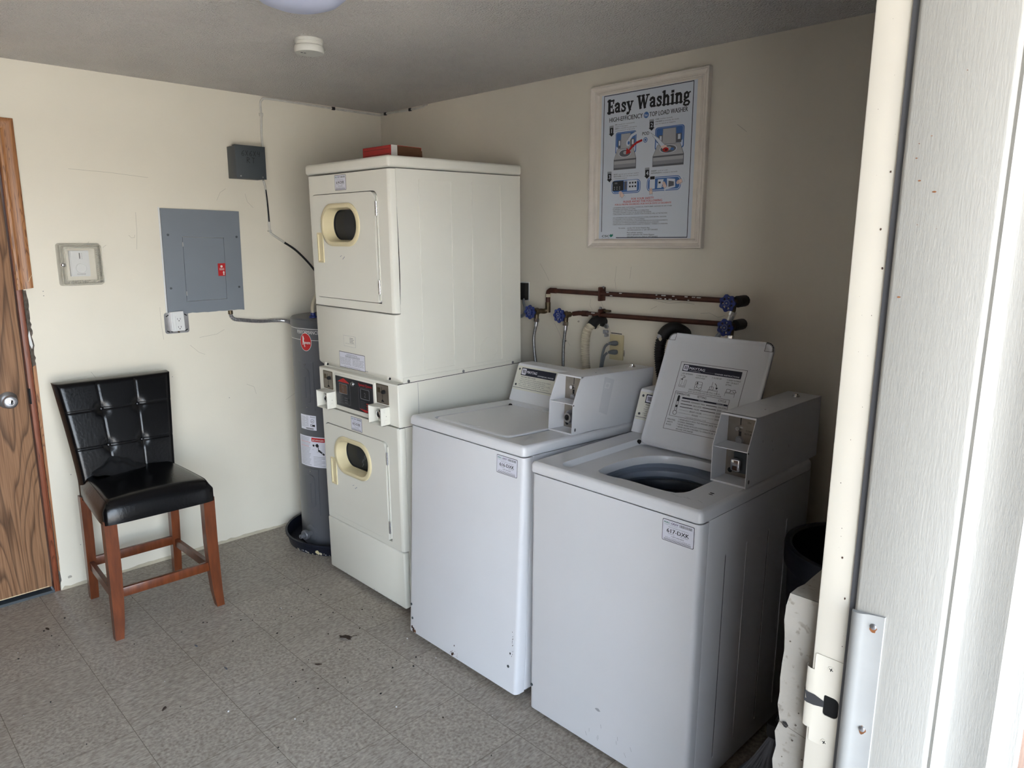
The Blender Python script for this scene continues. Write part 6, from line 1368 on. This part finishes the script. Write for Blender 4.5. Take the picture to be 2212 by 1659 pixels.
# crumpled dark cloth on the seat
t = thing('cloth', 'crumpled dull black cloth lying on the stool seat against the back', 'cloth', (0.27, -1.655, 0.612))
g = B(); rg = random.Random(21); NU, NV = 34, 16
ph = [rg.random() * 6 for _ in range(8)]
def cl(i, j):
    u = i / NU; v = j / NV
    y = -0.112 + 0.215 * u; prof = math.sin(PI * u) ** 0.6
    hgt = (0.034 * math.exp(-((u - 0.45) / 0.30) ** 2) + 0.022) * prof
    fold = 0.006 * math.sin(17 * u + 5 * v + ph[0]) + 0.005 * math.sin(9 * u - 11 * v + ph[1]) + 0.003 * math.sin(31 * u + ph[2])
    x = -0.028 + 0.115 * v * (0.55 + 0.45 * prof); z = hgt * math.cos(PI / 2 * min(1, v)) + fold * prof * (1 - 0.5 * v)
    return (x, y, max(-0.008 + 0.004 * prof, z))
vs = [cl(i, j) for i in range(NU + 1) for j in range(NV + 1)]
g.add(vs, [(i * (NV + 1) + j, (i + 1) * (NV + 1) + j, (i + 1) * (NV + 1) + j + 1, i * (NV + 1) + j + 1) for i in range(NU) for j in range(NV)], 'cloth_black')
vs2 = [(-0.028, p[1], -0.008) for p in (cl(i, 0) for i in range(NU + 1))] + [cl(i, 0) for i in range(NU + 1)]
g.add(vs2, [(i + 1, i, NU + 1 + i, NU + 2 + i) for i in range(NU)], 'cloth_black')
g.obj('fabric', t, angle=80)

# ------------------------------------------------------------------ dark corner beside the last washer
t = thing('trash_bin', 'dark navy round trash bin in the corner beside the open washer', 'trash bin', (3.040, -0.455, 0))
B().lathe([(0.0, 0.0), (0.165, 0.0), (0.172, 0.01), (0.203, 0.685), (0.206, 0.69), (0.206, 0.70), (0.198, 0.70), (0.168, 0.02), (0.0, 0.015)], 'bin_navy', 48).obj('body', t)
B().lathe([(0.203, 0.685), (0.212, 0.680), (0.214, 0.690), (0.214, 0.722), (0.2155, 0.735), (0.213, 0.744), (0.200, 0.746), (0.193, 0.740), (0.196, 0.70)], 'bin_navy', 48).obj('rim', t)
t = thing('broom', 'dark broom with frayed grey bristles leaning beside the open washer', 'broom', (2.945, -0.79, 0))
rg = random.Random(8); g = B()
ax = Vector((0.018, 0.02, 0.265))
for k in range(230):
    s = rg.random(); base = ax + Vector((0.012 * (rg.random() - 0.5), 0.045 * (s - 0.5), -0.012 + 0.01 * rg.random()))
    tip = Vector((-0.125 + 0.15 * rg.random(), 0.24 * (s - 0.5) - 0.05 + 0.03 * rg.random(), 0.004 + 0.05 * rg.random() ** 2))
    mid = (base + tip) / 2 + Vector((0.012, 0, 0.014 * rg.random()))
    g.tube([base, mid, tip], 0.0016, 'bristle', 3, 3)
g.obj('bristles', t)
g = B(); g.box(0.002, 0.036, -0.012, 0.052, 0.256, 0.300, 'rubber_black', 0.008); g.obj('cap', t)
g = B(); g.cyl((0.025, 0.02, 0.295), (0.325, 0.06, 1.15), 0.011, 'rubber_black', 12); g.obj('handle', t)

# ------------------------------------------------------------------ ceiling things
t = thing('ceiling_light', 'round white dome light on the ceiling', 'ceiling light', (1.84, -1.53, H))
B().lathe([(0.125, 0.0), (0.128, -0.006), (0.128, -0.022), (0.122, -0.026)], 'plastic_white', 48).obj('base', t)
B().lathe([(0.122, -0.016), (0.136, -0.020), (0.143, -0.034), (0.141, -0.055), (0.128, -0.080), (0.103, -0.101), (0.068, -0.114), (0.03, -0.120), (0.0, -0.121)], 'lamp_diffuser', 56).obj('diffuser', t)
t = thing('smoke_detector', 'round white smoke detector on the ceiling beyond the dome light', 'smoke detector', (1.155, -1.112, H))
B().lathe([(0.052, 0.0), (0.052, -0.010), (0.050, -0.012), (0.049, -0.022), (0.049, -0.026)], 'detector_white', 44).obj('base', t)
B().lathe([(0.049, -0.022), (0.0525, -0.024), (0.054, -0.027), (0.054, -0.043), (0.051, -0.0475), (0.0, -0.0485)], 'detector_white', 44).obj('cover', t)
b = B(X=frame((0, 0, -0.0486), (0, 1, 0), (1, 0, 0))); b.prism(rr(-0.034, -0.026, -0.006, 0.001, 0.002), 0, 0.0006, 'jbox_grey'); b.prism(rr(-0.022, -0.014, -0.004, 0.002, 0.002), 0, 0.0006, 'dim_ink'); b.obj('test_button', t)

# ------------------------------------------------------------------ litter on the floor
t = thing('dead_leaf', 'crumpled dead brown leaf on the floor in front of the stacked dryers', 'leaf', (1.294, -1.152, 0.001), (0, 0, 0.6))
g = B(); rg = random.Random(31); N = 14
vs = [(0, 0, 0.010)] + [(0.030 * (0.7 + 0.5 * rg.random()) * math.cos(2 * PI * i / N), 0.018 * (0.7 + 0.5 * rg.random()) * math.sin(2 * PI * i / N), 0.001 + 0.010 * rg.random()) for i in range(N)]
g.add(vs, [(0, 1 + i, 1 + (i + 1) % N) for i in range(N)], 'leaf_brown', False); g.tube([(0.02, 0.004, 0.006), (0.034, 0.014, 0.008), (0.045, 0.018, 0.006)], 0.0012, 'leaf_brown', 5, 3); g.obj('blade', t)
g = B(); rg = random.Random(12)
for k in range(150):
    while True:
        x, y = 0.15 + 2.6 * rg.random(), -2.5 + 1.75 * rg.random()
        if y < -1.0 or x < 0.62: break
    if k < 60: x, y = 0.75 + 1.0 * rg.random(), -1.55 + 0.6 * rg.random()
    r = 0.0015 + 0.0035 * rg.random() ** 2; m = 'plastic_white' if k % 6 == 0 else ('dark_gap' if k % 3 else 'leaf_brown')
    g.X = UP((x, y, 0.0)); h_ = 0.0015 + 0.002 * rg.random(); g.prism(blob(0, 0, r, 7, r * (0.5 + 0.8 * rg.random())), 0.0002, h_, m)
for (x, y, r, a) in ((0.35, -2.02, 0.016, 0.3), (0.62, -2.35, 0.014, 0.8), (1.25, -1.86, 0.016, 2.2), (1.386, -1.33, 0.014, 0.9), (0.92, -1.62, 0.012, 0.2), (1.16, -1.60, 0.012, 0.1)):
    g.X = UP((x, y, 0.0)) @ Matrix.Rotation(a, 4, 'Z'); g.prism(blob(0, 0, r, 9, r * 0.3), 0.0002, 0.004, 'leaf_brown' if r > 0.013 else 'dim_ink')
o = g.obj('floor_debris'); tag(o, 'scattered dark and white crumbs on the tile floor', 'debris'); o['kind'] = 'stuff'
for o in bpy.data.objects:
    if o.type == 'MESH' and len(o.data.polygons) == 0: print('EMPTY', o.name)
